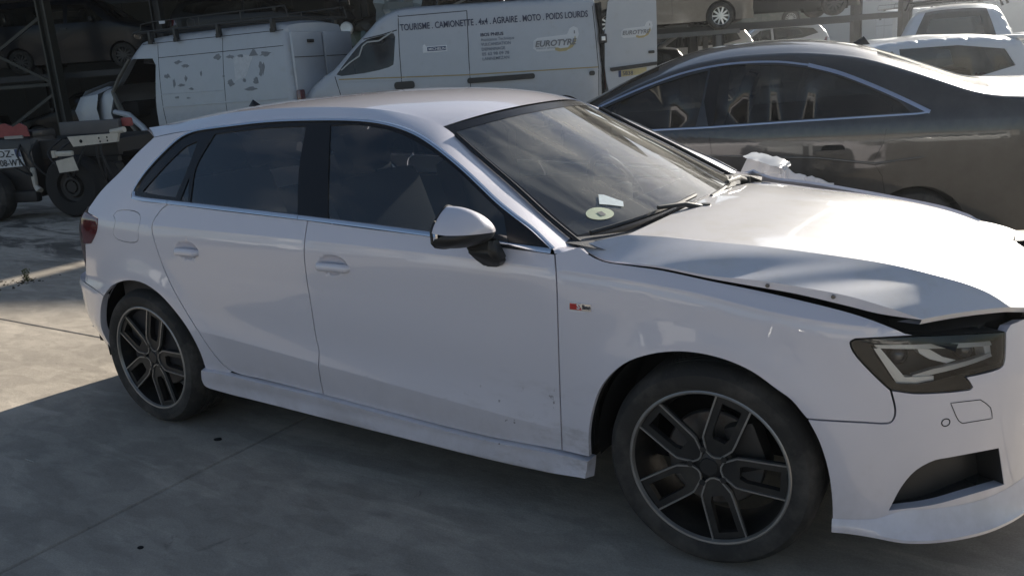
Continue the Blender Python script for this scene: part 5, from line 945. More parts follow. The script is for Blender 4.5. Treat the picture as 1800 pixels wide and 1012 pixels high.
# torn white panel leaning on the black car, showing above the bonnet
tp_ = empty('torn_panel', 'torn and crumpled white sheet metal panel standing between the bonnet and the black car', 'car panel', (-.40, 1.30, 0), 0)
def crumple(cols, th, name):
    rj = random.Random(len(name) * 7 + len(cols)); n0 = len(cols[0]); rows_ = [catmull([c[k] for c in cols], 5) for k in range(n0)]; fine = []
    for a in range(len(rows_[0])): fine.append([tuple(q) for q in catmull([rows_[k][a] for k in range(n0)], 3)])
    cols = [[(q[0] + rj.uniform(-.004, .004), q[1] + rj.uniform(-.009, .009), q[2] + (rj.uniform(-.006, .003) if b == len(r0) - 1 else rj.uniform(-.003, .003))) for b, q in enumerate(r0)] for r0 in fine]
    mb = MB(); mb.grid(cols); mb.grid([[(p[0], p[1] + th, p[2]) for p in r_] for r_ in cols], flip=True); return mb.build(name, van_white, tp_, angle=25)
# ------------------------------------------------------------ left van (door missing, roof rack)
def wheelset(*a): pass
LV = empty('van', 'white high-roof van with a roof rack, its front door missing and decals peeled off', 'van', (-11.177, 9.13, 0), R(7.5)); LV.scale = (1.04, 1, 1)
ltop = [(-4.939, .42), (-5.002, .75), (-4.984, 1.05), (-4.851, 1.28), (-4.539, 1.44), (-4.201, 1.50), (-4.005, 1.70), (-3.756, 1.99), (-3.578, 2.16), (-3.427, 2.285), (-3.204, 2.335), (-2.848, 2.36), (-1.691, 2.375), (-0.200, 2.375), (-0.030, 2.34), (.02, 2.0), (.06, 1.2), (.08, .45)]
ldoor = [(-4.112, .60), (-3.133, .60), (-3.115, 1.2), (-3.044, 1.84), (-3.115, 1.97), (-3.631, 1.99), (-3.871, 1.80), (-4.165, 1.40), (-4.325, 1.0), (-4.272, .75)]
lSv = vehicle(LV, ltop, 1.0, .35, [(-4.40, .36, .40), (-1.0, .36, .40)], van_white, bg_glass, [ldoor], zb=1.15, tum=.06, tum2=.06, taper=(.5, .05), rnd=.14, crown=.05, topglass=[(-4.25, -3.6, 1.5, 2.15)], open_win=(0,), wr=.34, rim=mat('steel_rim', (.25, .25, .25), .5, .5), nsp=6, step=.16)
mb = MB(); mb.box((-3.07, .0, 1.25), (.05, 1.7, 1.7)); mb.build('bulkhead', dark, LV)
line_patch(lSv, [(-2.973, 2.25), (-2.964, 1.2), (-2.919, .5)], .014, seamm, LV, 'panel_seam', .002)
line_patch(lSv, [(-1.424, 2.22), (-1.442, 1.2), (-1.442, .5)], .012, seamm, LV, 'panel_seam', .002)
line_patch(lSv, [(-2.973, 1.97), (-0.100, 1.99)], .012, seamm, LV, 'panel_seam', .002)
line_patch(lSv, [(-3.560, 2.24), (-0.100, 2.255)], .012, seamm, LV, 'panel_seam', .002)
line_patch(lSv, [(-2.937, 1.07), (-0.080, 1.10)], .03, van_white, LV, 'swage_line', .02)
line_patch(lSv, [(-2.964, 1.30), (-1.468, 1.30)], .01, van_white, LV, 'swage_line', .01)
decal = mat('decal_residue', (.25, .26, .275), .7, noise=(30, .5)); decal2 = mat('decal_pale', (.62, .63, .64), .6, noise=(16, .35))
rnd_ = random.Random(3)
def blob(cx, cz, a, b, k=15): return [(cx + a * math.cos(t) * rnd_.uniform(.35, 1), cz + b * math.sin(t) * rnd_.uniform(.35, 1)) for t in [2 * math.pi * i / k for i in range(k)]]
patch(lSv, [(-1.175, 1.45), (-0.935, 1.52), (-0.756, 1.85), (-0.979, 1.90), (-1.193, 1.86)], decal2, LV, 'peeled_decal', .002)
for cx, cz, a, b in [(q[0] * .89,) + q[1:] for q in [(-3.12, 1.62, .10, .06), (-2.95, 1.50, .04, .10), (-2.80, 1.86, .12, .04), (-2.6, 1.78, .12, .05), (-2.62, 1.55, .05, .07), (-2.75, 1.44, .12, .04), (-2.5, 1.36, .07, .03), (-2.9, 1.22, .09, .03), (-2.6, 1.20, .07, .025), (-1.75, 1.90, .10, .07), (-1.40, 1.88, .13, .05), (-1.15, 1.88, .09, .04), (-1.45, 1.42, .12, .07), (-.65, 1.62, .09, .16), (-.95, 1.30, .17, .05), (-1.1, 1.45, .05, .05), (-.55, 1.88, .18, .06), (-2.2, 1.62, .03, .06), (-1.62, 1.55, .03, .03), (-.8, 1.42, .10, .10)]]:
    patch(lSv, blob(cx, cz, a, b), decal, LV, 'peeled_decal', .0035, step=.2)
patch(lSv, [(-0.845, 1.86), (-0.641, 1.86), (-0.739, 2.0)], decal, LV, 'peeled_decal', .0035, step=.2)
# rear doors
for y0, y1 in ((-.90, -.02), (.02, .90)):
    mb = MB(); mb.box((.075, (y0 + y1) / 2, 1.35), (.05, y1 - y0 - .02, 1.72), bev=.02); d_ = mb.build('rear_door', van_white, LV)
    mb = MB(); mb.box((.108, (y0 + y1) / 2, 1.62), (.012, .62, .46), bev=.02) if False else mb.box((.105, (y0 + y1) / 2, 1.78), (.006, y1 - y0 - .04, .012)); mb.build('door_ridge', seamm, d_)
mb = MB(); mb.box((.13, -.06, 1.15), (.06, .05, .22), bev=.01); mb.build('door_latch', black_plastic, LV)
mb = MB(); mb.box((.12, -.4, 2.05), (.04, .16, .06), bev=.01); mb.build('marker_lamp', black_plastic, LV)
mb = MB(); mb.box((.10, -.83, .95), (.08, .16, .55), bev=.03); mb.build('tail_light', red_lens, LV)
mb = MB(); mb.box((.12, 0, .50), (.2, 1.95, .24), bev=.04); mb.build('rear_bumper', black_plastic, LV)
# smashed nose: crumpled wing skin and bonnet lip
mb = MB(); mb.grid([[(-5.385, -.86, .85), (-5.429, -.88, 1.08), (-5.251, -.84, 1.34), (-4.895, -.6, 1.46)], [(-4.984, -1.0, .80), (-5.029, -1.03, 1.05), (-4.895, -.98, 1.35), (-4.628, -.7, 1.52)], [(-4.628, -1.01, .80), (-4.628, -1.05, 1.1), (-4.584, -.99, 1.38), (-4.361, -.8, 1.50)]]); mb.build('crumpled_wing', van_white, LV, angle=20)
mb = MB(); mb.grid([[(-5.429, -.80, 1.20), (-5.296, -.2, 1.26)], [(-5.117, -.82, 1.45), (-5.073, -.2, 1.50)], [(-4.450, -.78, 1.60), (-4.450, -.2, 1.62)]]); mb.build('bent_bonnet', van_white, LV, angle=20)
mb = MB(); mb.tube([(-3.694, -.90, 2.0), (-4.005, -.93, 1.68), (-4.201, -.96, 1.40), (-4.112, -.97, 1.15), (-3.961, -.98, .9), (-3.738, -.98, .62)], [.03, .035, .05, .06, .05, .05], 7); mb.build('bent_pillar', mat('scraped_metal', (.16, .15, .13), .6, .4, noise=(10, .8)), LV, angle=25)
mb = MB(); mb.tube([(-4.183, -1.03, 1.02), (-3.827, -1.03, .95), (-3.516, -1.03, .70), (-3.337, -1.02, .42)], [.05, .06, .06, .07], 8); mb.build('door_sill_trim', van_white, LV)
mb = MB(); mb.box((-3.337, -.35, .95), (.5, .5, .65), bev=.08); mb.box((-4.050, 0, 1.05), (.5, 1.6, .3), bev=.08); mb.build('seat', dark, LV)
# roof rack
rk = mat('rack_steel', (.06, .06, .058), .6, .4)
mb = MB(); 
for y_ in (-.86, .86):
    mb.tube([(-3.337, y_, 2.50), (-3.516, y_, 2.46), (-3.560, y_, 2.42)], .018, 6); mb.tube([(-3.516, y_, 2.46), (.05, y_, 2.46)], .026, 6)
    mb.tube([(-3.337, y_, 2.50), (-3.311, y_, 2.60), (-3.026, y_, 2.63), (.02, y_, 2.65), (.06, y_, 2.46)], .013, 6)
    for x_ in (-2.421, -1.9, -.95): mb.tube([(x_, y_, 2.46), (x_, y_, 2.64)], .014, 6)
    mb.tube([(-2.181, y_, 2.48), (-2.172, y_, 2.58), (-2.100, y_, 2.61), (-2.002, y_, 2.58), (-1.994, y_, 2.48)], .012, 6)
for x_ in np.arange(-3.471, .1, .44): mb.tube([(x_, -.86, 2.46), (x_, .86, 2.46)], .018, 6)
rack = mb.build('roof_rack', rk, LV)
for x_ in (-3.071, -2.45, -1.45, -.25):
    for y_ in (-.90, .90):
        mb = MB(); mb.box((x_, y_, 2.36), (.06, .10, .20), bev=.01); mb.box((x_, y_ * 1.035, 2.26), (.10, .03, .07), bev=.008); mb.build('rack_foot', black_plastic, rack)
mb = MB(); mb.box((-2.759, -.88, 2.60), (.14, .01, .05)); mb.build('rack_label', decal2, rack)

# ------------------------------------------------------------ centre van with lettering, rear door swung open
CV = empty('van', 'white long van with blue lettering and a tyre logo along its side, rear door open', 'van', (-7.318, 12.419, 0), R(39))
ctop = [(-5.50, .42), (-5.55, .75), (-5.45, 1.0), (-5.2, 1.24), (-4.95, 1.42), (-4.80, 1.50), (-4.63, 1.66), (-4.20, 2.06), (-3.93, 2.305), (-3.75, 2.40), (-3.56, 2.455), (-3.2, 2.475), (-2.05, 2.47), (-.15, 2.46), (-.04, 2.42), (.0, 1.9), (.02, 1.2), (.0, .42)]
cwin = [(-4.75, 1.43), (-4.66, 1.40), (-4.27, 1.42), (-4.0, 1.455), (-3.83, 1.49), (-3.74, 1.53), (-3.72, 1.62), (-3.66, 2.0), (-3.68, 2.06), (-3.75, 2.065), (-4.16, 1.99), (-4.27, 1.93), (-4.38, 1.83), (-4.62, 1.58)]
cSv = vehicle(CV, ctop, 1.0, .35, [(-4.60, .36, .40), (-.75, .36, .42)], van_white, bg_glass, [cwin], zb=1.30, tum=.05, tum2=.06, taper=(.55, .05), rnd=.12, crown=.05, topglass=[(-4.9, -4.0, 1.45, 2.3)], wr=.34, rim=mat('steel_rim', (.25, .25, .25), .5, .5), nsp=6, step=.16)
for L_ in ([(-3.57, 2.42), (-3.61, 1.8), (-3.64, .6)], [(-3.57, 2.34), (-2.36, 2.36)], [(-2.36, 2.36), (-2.40, 1.5), (-2.42, .5)], [(-4.78, 1.40), (-4.70, 1.0), (-4.65, .8)], [(-.10, 2.3), (-.06, 1.2), (-.08, .6)]): line_patch(cSv, L_, .014, seamm, CV, 'panel_seam', .002)
line_patch(cSv, [(-4.72, 1.345), (-3.64, 1.305), (-2.46, 1.262), (-.02, 1.228)], .022, mat('ochre_stripe', (.36, .27, .12), .5), CV, 'stripe', .003)
line_patch(cSv, [(-4.72, 1.30), (-3.64, 1.26), (-.02, 1.185)], .01, van_white, CV, 'swage_line', .012)
for r_ in (rrect(-3.76, 1.10, -3.40, 1.23, .05), rrect(-2.46, 1.11, -1.24, 1.205, .04), rrect(-.24, 1.09, -.14, 1.17, .03)): patch(cSv, r_, black_plastic, CV, 'side_moulding', .03, thick=.03)
line_patch(cSv, [(-4.66, 1.50), (-4.50, 1.62), (-4.32, 1.72), (-4.25, 1.88), (-4.16, 1.945), (-3.95, 1.955), (-3.7, 2.09)], .025, mat('torn_seal', (.40, .41, .40), .6), CV, 'torn_window_seal', .012)
line_patch(cSv, [(-4.22, 2.0), (-3.9, 2.05), (-3.62, 2.115)], .018, seamm, CV, 'door_gap', .003)
blue = mat('sign_blue', (.035, .045, .09), .5); blue2 = mat('sign_blue_pale', (.16, .19, .24), .5, noise=(40, .3)); wht = mat('sign_white', (.72, .73, .74), .5)
yv = -float(-cSv([-1.], [1.9])[0][1])
def van_text(body, x, z, size, m_, width=None, shear=0., bold=0., off=.006, par=CV, spacing=1.):
    y_ = float(cSv([x], [z])[0][1]) - off
    return text_obj(body, size, m_, par, (x, y_, z), R(90), 0, shear=shear, width=width, bold=bold, spacing=spacing)
t1 = van_text('TOURISME . CAMIONETTE . 4x4 . AGRAIRE . MOTO . POIDS LOURDS', -3.56, 2.098, .155, blue, 3.36, bold=.0025)
t1.rotation_euler = (R(90), R(-.3), 0)
patch(cSv, rrect(-3.20, 1.695, -2.77, 1.80, .004), wht, CV, 'decal_panel', .0035); patch(cSv, rrect(-3.12, 1.715, -2.785, 1.785, .003), mat('panel_blue', (.03, .05, .14), .5), CV, 'decal_panel', .005)
van_text('MICHELIN', -3.10, 1.728, .062, wht, .30, bold=.0015, off=.013)
patch(cSv, [(-3.19, 1.71), (-3.15, 1.70), (-3.135, 1.80), (-3.16, 1.84), (-3.19, 1.82)], wht, CV, 'decal_panel', .006)
for i, (l_, w_, b_) in enumerate((('IBOS PNEUS', .41, .002), ('Assistance Technique', .60, 0.), ('VULCANISATION', .53, .001), ('DEPANNAGE', .42, .001), ('05 62 98 09 78', .49, .001), ('LANNEMEZAN', .48, .0005))):
    van_text(l_, -2.16, 1.905 - i * .083, .075, blue if i == 0 else blue2, w_, bold=b_)
pale = mat('logo_pale', (.62, .63, .64), .45); grey_l = mat('logo_grey', (.20, .20, .21), .5); yel = mat('logo_yellow', (.42, .34, .16), .5)
def logo(place, x0, z0, k):
    """pill-shaped logo plate: x0,z0 lower-left, k scale (1 = the big one on the flank)"""
    f = lambda L: [(x0 + a * k, z0 + b * k) for a, b in L]
    pill = [(.02, .06), (.10, 0), (.50, .0), (.60, -.03), (.72, -.02), (.88, .10), (.96, .28), (.94, .40), (.86, .44), (.78, .40), (.72, .29), (.12, .26), (.03, .20)]
    place(f(pill), pale, 'logo_plate', .0032)
    place(f([(.46, .05), (.52, .05), (.56, .03), (.72, .04), (.84, .16), (.88, .26), (.90, .16), (.82, .04), (.68, -.025), (.54, -.03), (.46, .0)]), yel, 'logo_swoosh', .005)
    place(f([(.855, .30), (.885, .295), (.88, .36), (.865, .36)]), grey_l, 'logo_mark', .005)
logo(lambda P, m_, n, o: patch(cSv, P, m_, CV, n, o, step=.3), -1.25, 1.575, .90)
van_text('EUROTYRE', -1.20, 1.655, .145, grey_l, .76, shear=.25, bold=.004, off=.011)
van_text('PNEUS ET SERVICES', -1.18, 1.612, .03, blue2, .36, off=.011)
# rear door swung open, hinged on the rear corner and standing in line with the flank
cyy = -float(cSv([-.1], [1.3])[0][1])
dr_ = empty('rear_door', None, None); dr_.parent = CV; dr_.location = (.06, -cyy + .02, 0); dr_.rotation_euler = (0, 0, R(-3))
del_ = []
doorp = [(.07, .72), (.93, .68), (.96, 1.33), (.97, 1.9), (.97, 2.30), (.90, 2.40), (.18, 2.42), (.10, 2.34), (.02, 1.80), (.0, 1.20), (.02, .95)]
mb = MB(); mb.prism(doorp, -.02, .03); dpan = mb.build('door_skin', van_white, dr_, angle=30)
mb = MB(); mb.prism([(a * .985 + .005, b * .995 + .005) for a, b in doorp], .03, .05); mb.build('door_seal', black_plastic, dr_)
def dplace(P, m_, n, o):
    mb = MB(); mb.prism(P if area(P) > 0 else P[::-1], -.02 - o, -.021); mb.build(n, m_, dr_)
logo(dplace, .30, 1.70, .62)
text_obj('EUROTYRE', .10, grey_l, dr_, (.335, -.033, 1.755), R(90), 0, shear=.25, width=.50, bold=.002)
for P, n_ in ((rrect(.80, 1.40, .91, 1.45, .015), 'door_badge'), ([(.12, 1.13), (.95, 1.19), (.95, 1.25), (.13, 1.20), (.09, 1.20), (.09, 1.15)], 'plate_handle')): dplace(P, black_plastic, n_, .03)
dplace([(.24, 1.02), (.76, 1.05), (.76, 1.165), (.24, 1.135)], mat('plate_yellow', (.52, .44, .22), .5, noise=(12, .4)), 'number_plate', .004); dplace([(.24, 1.02), (.29, 1.022), (.29, 1.138), (.24, 1.135)], mat('panel_blue', (.03, .05, .14), .5), 'plate_band', .006)
text_obj('5838', .10, blue, dr_, (.31, -.030, 1.048), R(90), 0, bold=.001)
mb = MB(); mb.box((-.01, -.02, 1.72), (.13, .05, .16), bev=.02); mb.build('hinge_box', black_plastic, dr_)
mb = MB(); mb.box((-.01, -.052, 1.72), (.07, .01, .07), bev=.004); mb.build('hinge_plate', silver, dr_)
mb = MB(); mb.box((.04, -.80, 1.02), (.10, .18, .42), bev=.05); mb.build('tail_light', red_lens, CV)
mb = MB(); mb.box((.03, 0, 1.35), (.04, 1.86, 2.0)); mb.build('open_rear_doorway', dark, CV)  # dark panel stands in for the shade inside the doorway
# ------------------------------------------------------------ ground
def concrete(name, base, dark_f=.55):
    m, nt, b, out = _new(name); N = nt.nodes.new; L = nt.links.new; b.inputs['Roughness'].default_value = .78; b.inputs['Specular IOR Level'].default_value = .35
    tcn = N('ShaderNodeTexCoord')
    def nse(scale, det, sc=(1, 1, 1), rot=0., dist=0., rg=.6):
        mpn = N('ShaderNodeMapping'); mpn.inputs['Scale'].default_value = sc; mpn.inputs['Rotation'].default_value = (0, 0, rot); L(tcn.outputs['Object'], mpn.inputs['Vector'])
        n = N('ShaderNodeTexNoise'); n.inputs['Scale'].default_value = scale; n.inputs['Detail'].default_value = det; n.inputs['Distortion'].default_value = dist; n.inputs['Roughness'].default_value = rg; L(mpn.outputs['Vector'], n.inputs['Vector']); return n.outputs['Fac']
    def rng(f, a, c, lo, hi):
        r = N('ShaderNodeMapRange'); r.inputs['From Min'].default_value = a; r.inputs['From Max'].default_value = c; r.inputs['To Min'].default_value = lo; r.inputs['To Max'].default_value = hi; L(f, r.inputs['Value']); return r.outputs['Result']
    def mul(a, c):
        k = N('ShaderNodeMath'); k.operation = 'MULTIPLY'; L(a, k.inputs[0]); L(c, k.inputs[1]); return k.outputs[0]
    f = rng(nse(.8, 6, (.6, 1.4, 1), .25, .3), .3, .7, .78, 1.10)                      # large cloudy tone, brushed along the slab
    f = mul(f, rng(nse(3.4, 4, (1, 2.2, 1), .25, .5, .5), .48, .54, .90, 1.04))        # hard-edged worn patches
    f = mul(f, rng(nse(9, 6, (1, 1.6, 1), .25, .3), .30, .70, .88, 1.10))
    f = mul(f, rng(nse(130, 3), .3, .7, .86, 1.10)); f = mul(f, rng(nse(420, 2), .35, .65, .86, 1.08))
    f = mul(f, rng(nse(1.7, 5, (.35, 2.8, 1), .35, .6, .5), .56, .60, 1.0, 1.16))
    st = rng(nse(2.1, 8, (1, 1, 1), 0, 1.5, .7), .66, .74, 1., .5); f = mul(f, st)        # oil stains
    sp = rng(nse(16, 2, (1, 1, 1), .7), .765, .80, 1., .35); f = mul(f, sp)               # small dark spots
    sx = N('ShaderNodeSeparateXYZ'); L(tcn.outputs['Object'], sx.inputs[0])                 # oily patch under the truck chassis
    reg = mul(mul(rng(sx.outputs['X'], -14, -10.5, 0, 1), rng(sx.outputs['X'], -5.2, -7.2, 0, 1)), mul(rng(sx.outputs['Y'], .75, 1.5, 0, 1), rng(sx.outputs['Y'], 4.2, 3.0, 0, 1)))
    oil = mul(reg, rng(nse(1.5, 9, (.5, 1.6, 1), .4, 1.0, .65), .47, .56, 0, .72)); inv = N('ShaderNodeMath'); inv.operation = 'SUBTRACT'; inv.inputs[0].default_value = 1.; L(oil, inv.inputs[1]); f = mul(f, inv.outputs[0])
    mxn = N('ShaderNodeMix'); mxn.data_type = 'RGBA'; mxn.blend_type = 'MULTIPLY'; mxn.inputs['Factor'].default_value = 1.; mxn.inputs['A'].default_value = (*base, 1)
    L(f, mxn.inputs['B']); L(mxn.outputs['Result'], b.inputs['Base Color'])
    bp = N('ShaderNodeBump'); bp.inputs['Strength'].default_value = .25; bp.inputs['Distance'].default_value = .006; L(nse(60, 8), bp.inputs['Height']); L(bp.outputs['Normal'], b.inputs['Normal'])
    return m
conc = concrete('concrete', (.44, .385, .315))
gr = MB(); gr.grid([[(x, y, -.06) for x in np.linspace(-150, 150, 13)] for y in np.linspace(-150, 150, 13)], flip=True); ground = gr.build('ground', conc); ground['kind'] = 'structure'
XS = [-22.4, -17.3, -12.2, -7.1, -2.035, 3.05, 8.1, 13.2]; YS = [-10.3, -5.2, -.13, 4.95, 10.0, 15.1, 20.2]
g_ = .004
for i in range(len(XS) - 1):
    for j in range(len(YS) - 1):
        x0, x1, y0, y1 = XS[i] + g_, XS[i + 1] - g_, YS[j] + g_, YS[j + 1] - g_
        def sk(x, y): return (x, y + .10 * (x + 4.0) * .3 * (1 if True else 0) * 0, 0)
        mb = MB(); b_ = .006
        lv = [[(x0, y0, -.06), (x1, y0, -.06), (x1, y1, -.06), (x0, y1, -.06)], [(x0, y0, -b_), (x1, y0, -b_), (x1, y1, -b_), (x0, y1, -b_)], [(x0 + b_, y0 + b_, 0), (x1 - b_, y0 + b_, 0), (x1 - b_, y1 - b_, 0), (x0 + b_, y1 - b_, 0)]]
        V = [p for l in lv for p in l]; F = [(k * 4 + a, k * 4 + (a + 1) % 4, k * 4 + 4 + (a + 1) % 4, k * 4 + 4 + a) for k in range(2) for a in range(4)] + [(8, 9, 10, 11)]
        mb.add(V, F); mb.build('concrete_slab', conc, ground, smooth=False)

def dup(root, loc, rz, label=None, group=None, name=None, skip=()):
    r = root.copy(); COL.objects.link(r); r.location = loc; r.rotation_euler = (0, 0, rz)
    if name: r.name = name
    if label: r['label'] = label
    if group: r['group'] = group
    for ch in list(root.children):
        c = ch.copy(); COL.objects.link(c); c.parent = r
        for g in list(ch.children):
            d = g.copy(); COL.objects.link(d); d.parent = c
    return r

# ------------------------------------------------------------ other cars (three body kinds)
def small_car(label, loc, rz, paint, kind='hatch', group=None, rim=None, roof_m=None, nsp=9, zoff=0.):
    root = empty('parked_car', label, 'car', (loc[0], loc[1], zoff), rz, group)
    if kind == 'hatch':
        top = [(-2.0, .40), (-2.04, .60), (-1.92, .74), (-1.2, .90), (-.95, .96), (-.30, 1.38), (.1, 1.46), (.7, 1.48), (1.3, 1.45), (1.68, 1.40), (1.86, 1.18), (1.98, .95), (2.04, .70), (2.02, .40)]
        wf = [(-.78, .97), (.12, .97), (.12, 1.36), (-.20, 1.32)]; wr_ = [(.20, .97), (1.10, 1.0), (1.55, 1.10), (1.45, 1.30), (.9, 1.38), (.20, 1.38)]; tg = [(-1.0, -.25, .95, 1.38), (1.68, 1.99, .96, 1.41)]; wb = (-1.27, 1.30); hw = .87
    elif kind == 'suv':
        top = [(-2.12, .45), (-2.18, .70), (-2.08, .92), (-1.3, 1.06), (-1.0, 1.10), (-.40, 1.52), (0, 1.61), (.7, 1.64), (1.4, 1.60), (1.82, 1.52), (2.02, 1.28), (2.12, 1.05), (2.16, .80), (2.14, .45)]
        wf = [(-.80, 1.12), (.10, 1.12), (.10, 1.50), (-.25, 1.47)]; wr_ = [(.18, 1.12), (1.15, 1.15), (1.70, 1.28), (1.55, 1.44), (.9, 1.52), (.18, 1.52)]; tg = [(-1.05, -.35, 1.1, 1.53), (1.82, 2.08, 1.1, 1.53)]; wb = (-1.33, 1.33); hw = .91
    else:
        top = [(-2.12, .45), (-2.16, .75), (-2.08, .98), (-1.55, 1.12), (-1.25, 1.22), (-.65, 1.70), (-.35, 1.79), (.7, 1.83), (1.9, 1.82), (2.12, 1.74), (2.20, 1.1), (2.20, .45)]
        wf = [(-1.0, 1.20), (-.05, 1.20), (-.05, 1.66), (-.52, 1.64)]; wr_ = [(.05, 1.20), (1.9, 1.22), (1.85, 1.66), (.05, 1.68)]; tg = [(-1.3, -.6, 1.22, 1.72), (2.13, 2.19, 1.20, 1.70)]; wb = (-1.35, 1.35); hw = .92
    zb_ = wf[0][1] - .03
    Sv = vehicle(root, top, hw, .22, [(wb[0], .32, .36), (wb[1], .32, .36)], paint, bg_glass, [wf, wr_], zb=zb_, tum=.30, tum2=.2, taper=(.45, .25), rnd=.10, crown=.05, topglass=tg, wr=.315, rim=rim or silver, nsp=nsp, step=.14, nv=11)
    line_patch(Sv, [(.16, zb_ - .02), (.17, .6), (.18, .26)], .01, seamm, root, 'door_gap', .001, (-1, 1)); line_patch(Sv, [(-.86, zb_ - .02), (-.88, .6), (-.86, .26)], .01, seamm, root, 'door_gap', .001, (-1, 1))
    for s_ in (-1, 1):
        patch(Sv, [(top[1][0] + .02, .58), (top[1][0] + .45, .70), (top[1][0] + .50, .80), (top[1][0] + .2, .80)], lens if kind != 'hatch' else lens, root, 'headlight', .006, (s_,))
        z_ = zb_ - .18; patch(Sv, [(top[-2][0] - .02, z_), (top[-2][0] - .30, z_ + .06), (top[-2][0] - .22, z_ + .22), (top[-2][0] - .06, z_ + .2)], red_lens, root, 'tail_light', .006, (s_,))
        patch(Sv, rrect(-.02, zb_ - .12, .14, zb_ - .085, .01), black_plastic, root, 'door_handle', .03, (s_,), thick=.03)
        mb = MB(); mb.box((-.72, s_ * (hw + .06), zb_ + .08), (.10, .18, .13), bev=.03); mb.build('door_mirror', paint, root)
    mb = MB(); mb.box((.9, 0, .85), (.5, 1.2, .5), bev=.08); mb.box((-.05, .35, .85), (.16, .45, .75), bev=.05); mb.box((-.05, -.35, .85), (.16, .45, .75), bev=.05); mb.build('seats', interior, root)
    mb = MB(); mb.box((top[1][0] + .02, 0, .45), (.10, 1.1, .16), bev=.03); mb.build('radiator_grille', black_plastic, root)
    return root
def P_at(D, U, V=None): # helper only for comments; positions below are plain metres
    return None
white_b = mat('white_car_paint', (.62, .63, .64), .3, coat=.8, coat_rough=.05, dirt=((.45, .43, .38), 5, .6, .8, .5))
grey_b = mat('brown_grey_paint', (.14, .125, .105), .3, .3, coat=.8, coat_rough=.08, dirt=((.2, .19, .17), 5, .4, .8, .6))
green_b = mat('dark_green_paint', (.025, .045, .035), .3, coat=.8, coat_rough=.08, dirt=((.12, .12, .11), 5, .4, .8, .6))
dark_b = mat('shaded_dark_paint', (.008, .009, .009), .35, coat=.12, spec=.2, coat_rough=.15, dirt=((.015, .014, .013), 5, .4, .8, .8))  # three wreck paints darkened to carry the shade of the rack hall
blue_b = mat('shaded_blue_paint', (.008, .011, .018), .35, coat=.12, spec=.2, coat_rough=.15, dirt=((.015, .014, .013), 5, .4, .8, .8))
silver_b = mat('shaded_silver_paint', (.03, .031, .033), .32, .4, coat=.12, spec=.2, coat_rough=.12, dirt=((.03, .029, .027), 5, .4, .8, .8))
TH = R(32.7); dv = Vector((math.cos(TH), math.sin(TH), 0))
def along(p, t, n=0.): return (p[0] + dv.x * t - dv.y * n, p[1] + dv.y * t + dv.x * n, 0)
# cars on the right, front to back
alloy = mat('bright_alloy', (.62, .62, .62), .3, .9)
hub_g = mat('hubcap_grey', (.30, .31, .31), .4, .6)
whatch = small_car('white hatchback just behind the black car, with dark side window and rear spoiler', (-1.62, 8.78), R(32), white_b, 'hatch', rim=alloy, zoff=-.05); whatch.scale = (.965, .965, .965)
mb = MB(); mb.box((1.80, 0, 1.425), (.34, 1.25, .05), bev=.018); mb.build('roof_spoiler', white_b, whatch)
mpv = small_car('tall white people carrier facing the yard behind the white hatchback, roof bars fitted', (-1.35, 15.0), R(97), white_b, 'mpv', rim=alloy)
for x_ in (-.35, 1.55):
    mb = MB(); mb.tube([(x_, -.80, 1.80), (x_, -.74, 1.93), (x_, 0, 1.95), (x_, .74, 1.93), (x_, .80, 1.80)], .025, 6); mb.build('roof_bar', black_plastic, mpv)
mb = MB(); mb.tube([(-.35, .2, 1.86), (-.55, .22, 2.05)], .006, 5); mb.build('aerial', black_plastic, mpv)
e1 = small_car('brown-grey family car raised on the nearer steel stand, silver ten-spoke wheel', (-6.83 - dv.x * 1.33 - .45, 18.9 - dv.y * 1.33), TH, grey_b, 'suv', zoff=1.79, rim=alloy, nsp=10)
e2 = small_car('dark green car raised on the farther steel stand, grey wheel trims', (-10.6, 32.0), TH, green_b, 'hatch', zoff=1.84, rim=hub_g, nsp=16)
s1 = small_car('white small car with red tail light parked under the raised brown-grey car', (-9.75, 23.0), TH, white_b, 'hatch', zoff=.45, rim=alloy)
s2 = small_car('white crossover with black pillars parked under the raised green estate', (-9.1, 28.6), TH, white_b, 'suv', zoff=.30, rim=alloy)
s3 = small_car('pale blue car half hidden behind the black-pillared white crossover', (-11.3, 32.9), TH + R(60), mat('pale_blue_paint', (.25, .33, .40), .35, coat=.6), 'suv', zoff=.3, rim=hub_g)
fv = dup(LV, (-7.0, 39.3, -.1), TH + math.pi, 'white panel van standing far back against the grey building')
fv['label'] = 'white panel van standing far back against the grey building'
# steel stands that carry the raised cars
gal = mat('galvanised_steel', (.16, .16, .155), .55, .6, noise=(5, .4)); dsteel = mat('painted_rack_steel', (.045, .047, .05), .6, .2, noise=(4, .5))
def stand(label, x, y, z, L_=3.6, w_=1.5, m_=gal):
    rt = empty('storage_stand', label, 'rack', (x, y, 0), TH)
    for sx in (-1, 1):
        for sy in (-1, 1): mb = MB(); mb.box((sx * L_ * .36, sy * w_ / 2, z / 2), (.12, .12, z)); mb.box((sx * L_ * .36, sy * w_ / 2, .01), (.25, .25, .02)); mb.build('post', m_, rt)
    for sy in (-1, 1): mb = MB(); mb.box((0, sy * w_ / 2, z + .08), (L_, .10, .10)); mb.build('beam', m_, rt)
    return rt
stand('galvanised steel stand under the raised brown-grey car', e1.location.x, e1.location.y, 1.66)
stand('galvanised steel stand under the raised green estate', e2.location.x, e2.location.y, 1.71)
# rail fence of upright bars
fn = empty('bar_fence', 'grey fence of upright bars between the small white car and the crossover', 'fence', (-14.2, 30.6, 0), TH)
for i in range(38): mb = MB(); mb.box((i * .16, 0, 1.35), (.05, .03, 2.3)); mb.build('bar', gal, fn)
for z_ in (.5, 2.4): mb = MB(); mb.box((3.0, .03, z_), (6.2, .04, .06)); mb.build('rail', gal, fn)
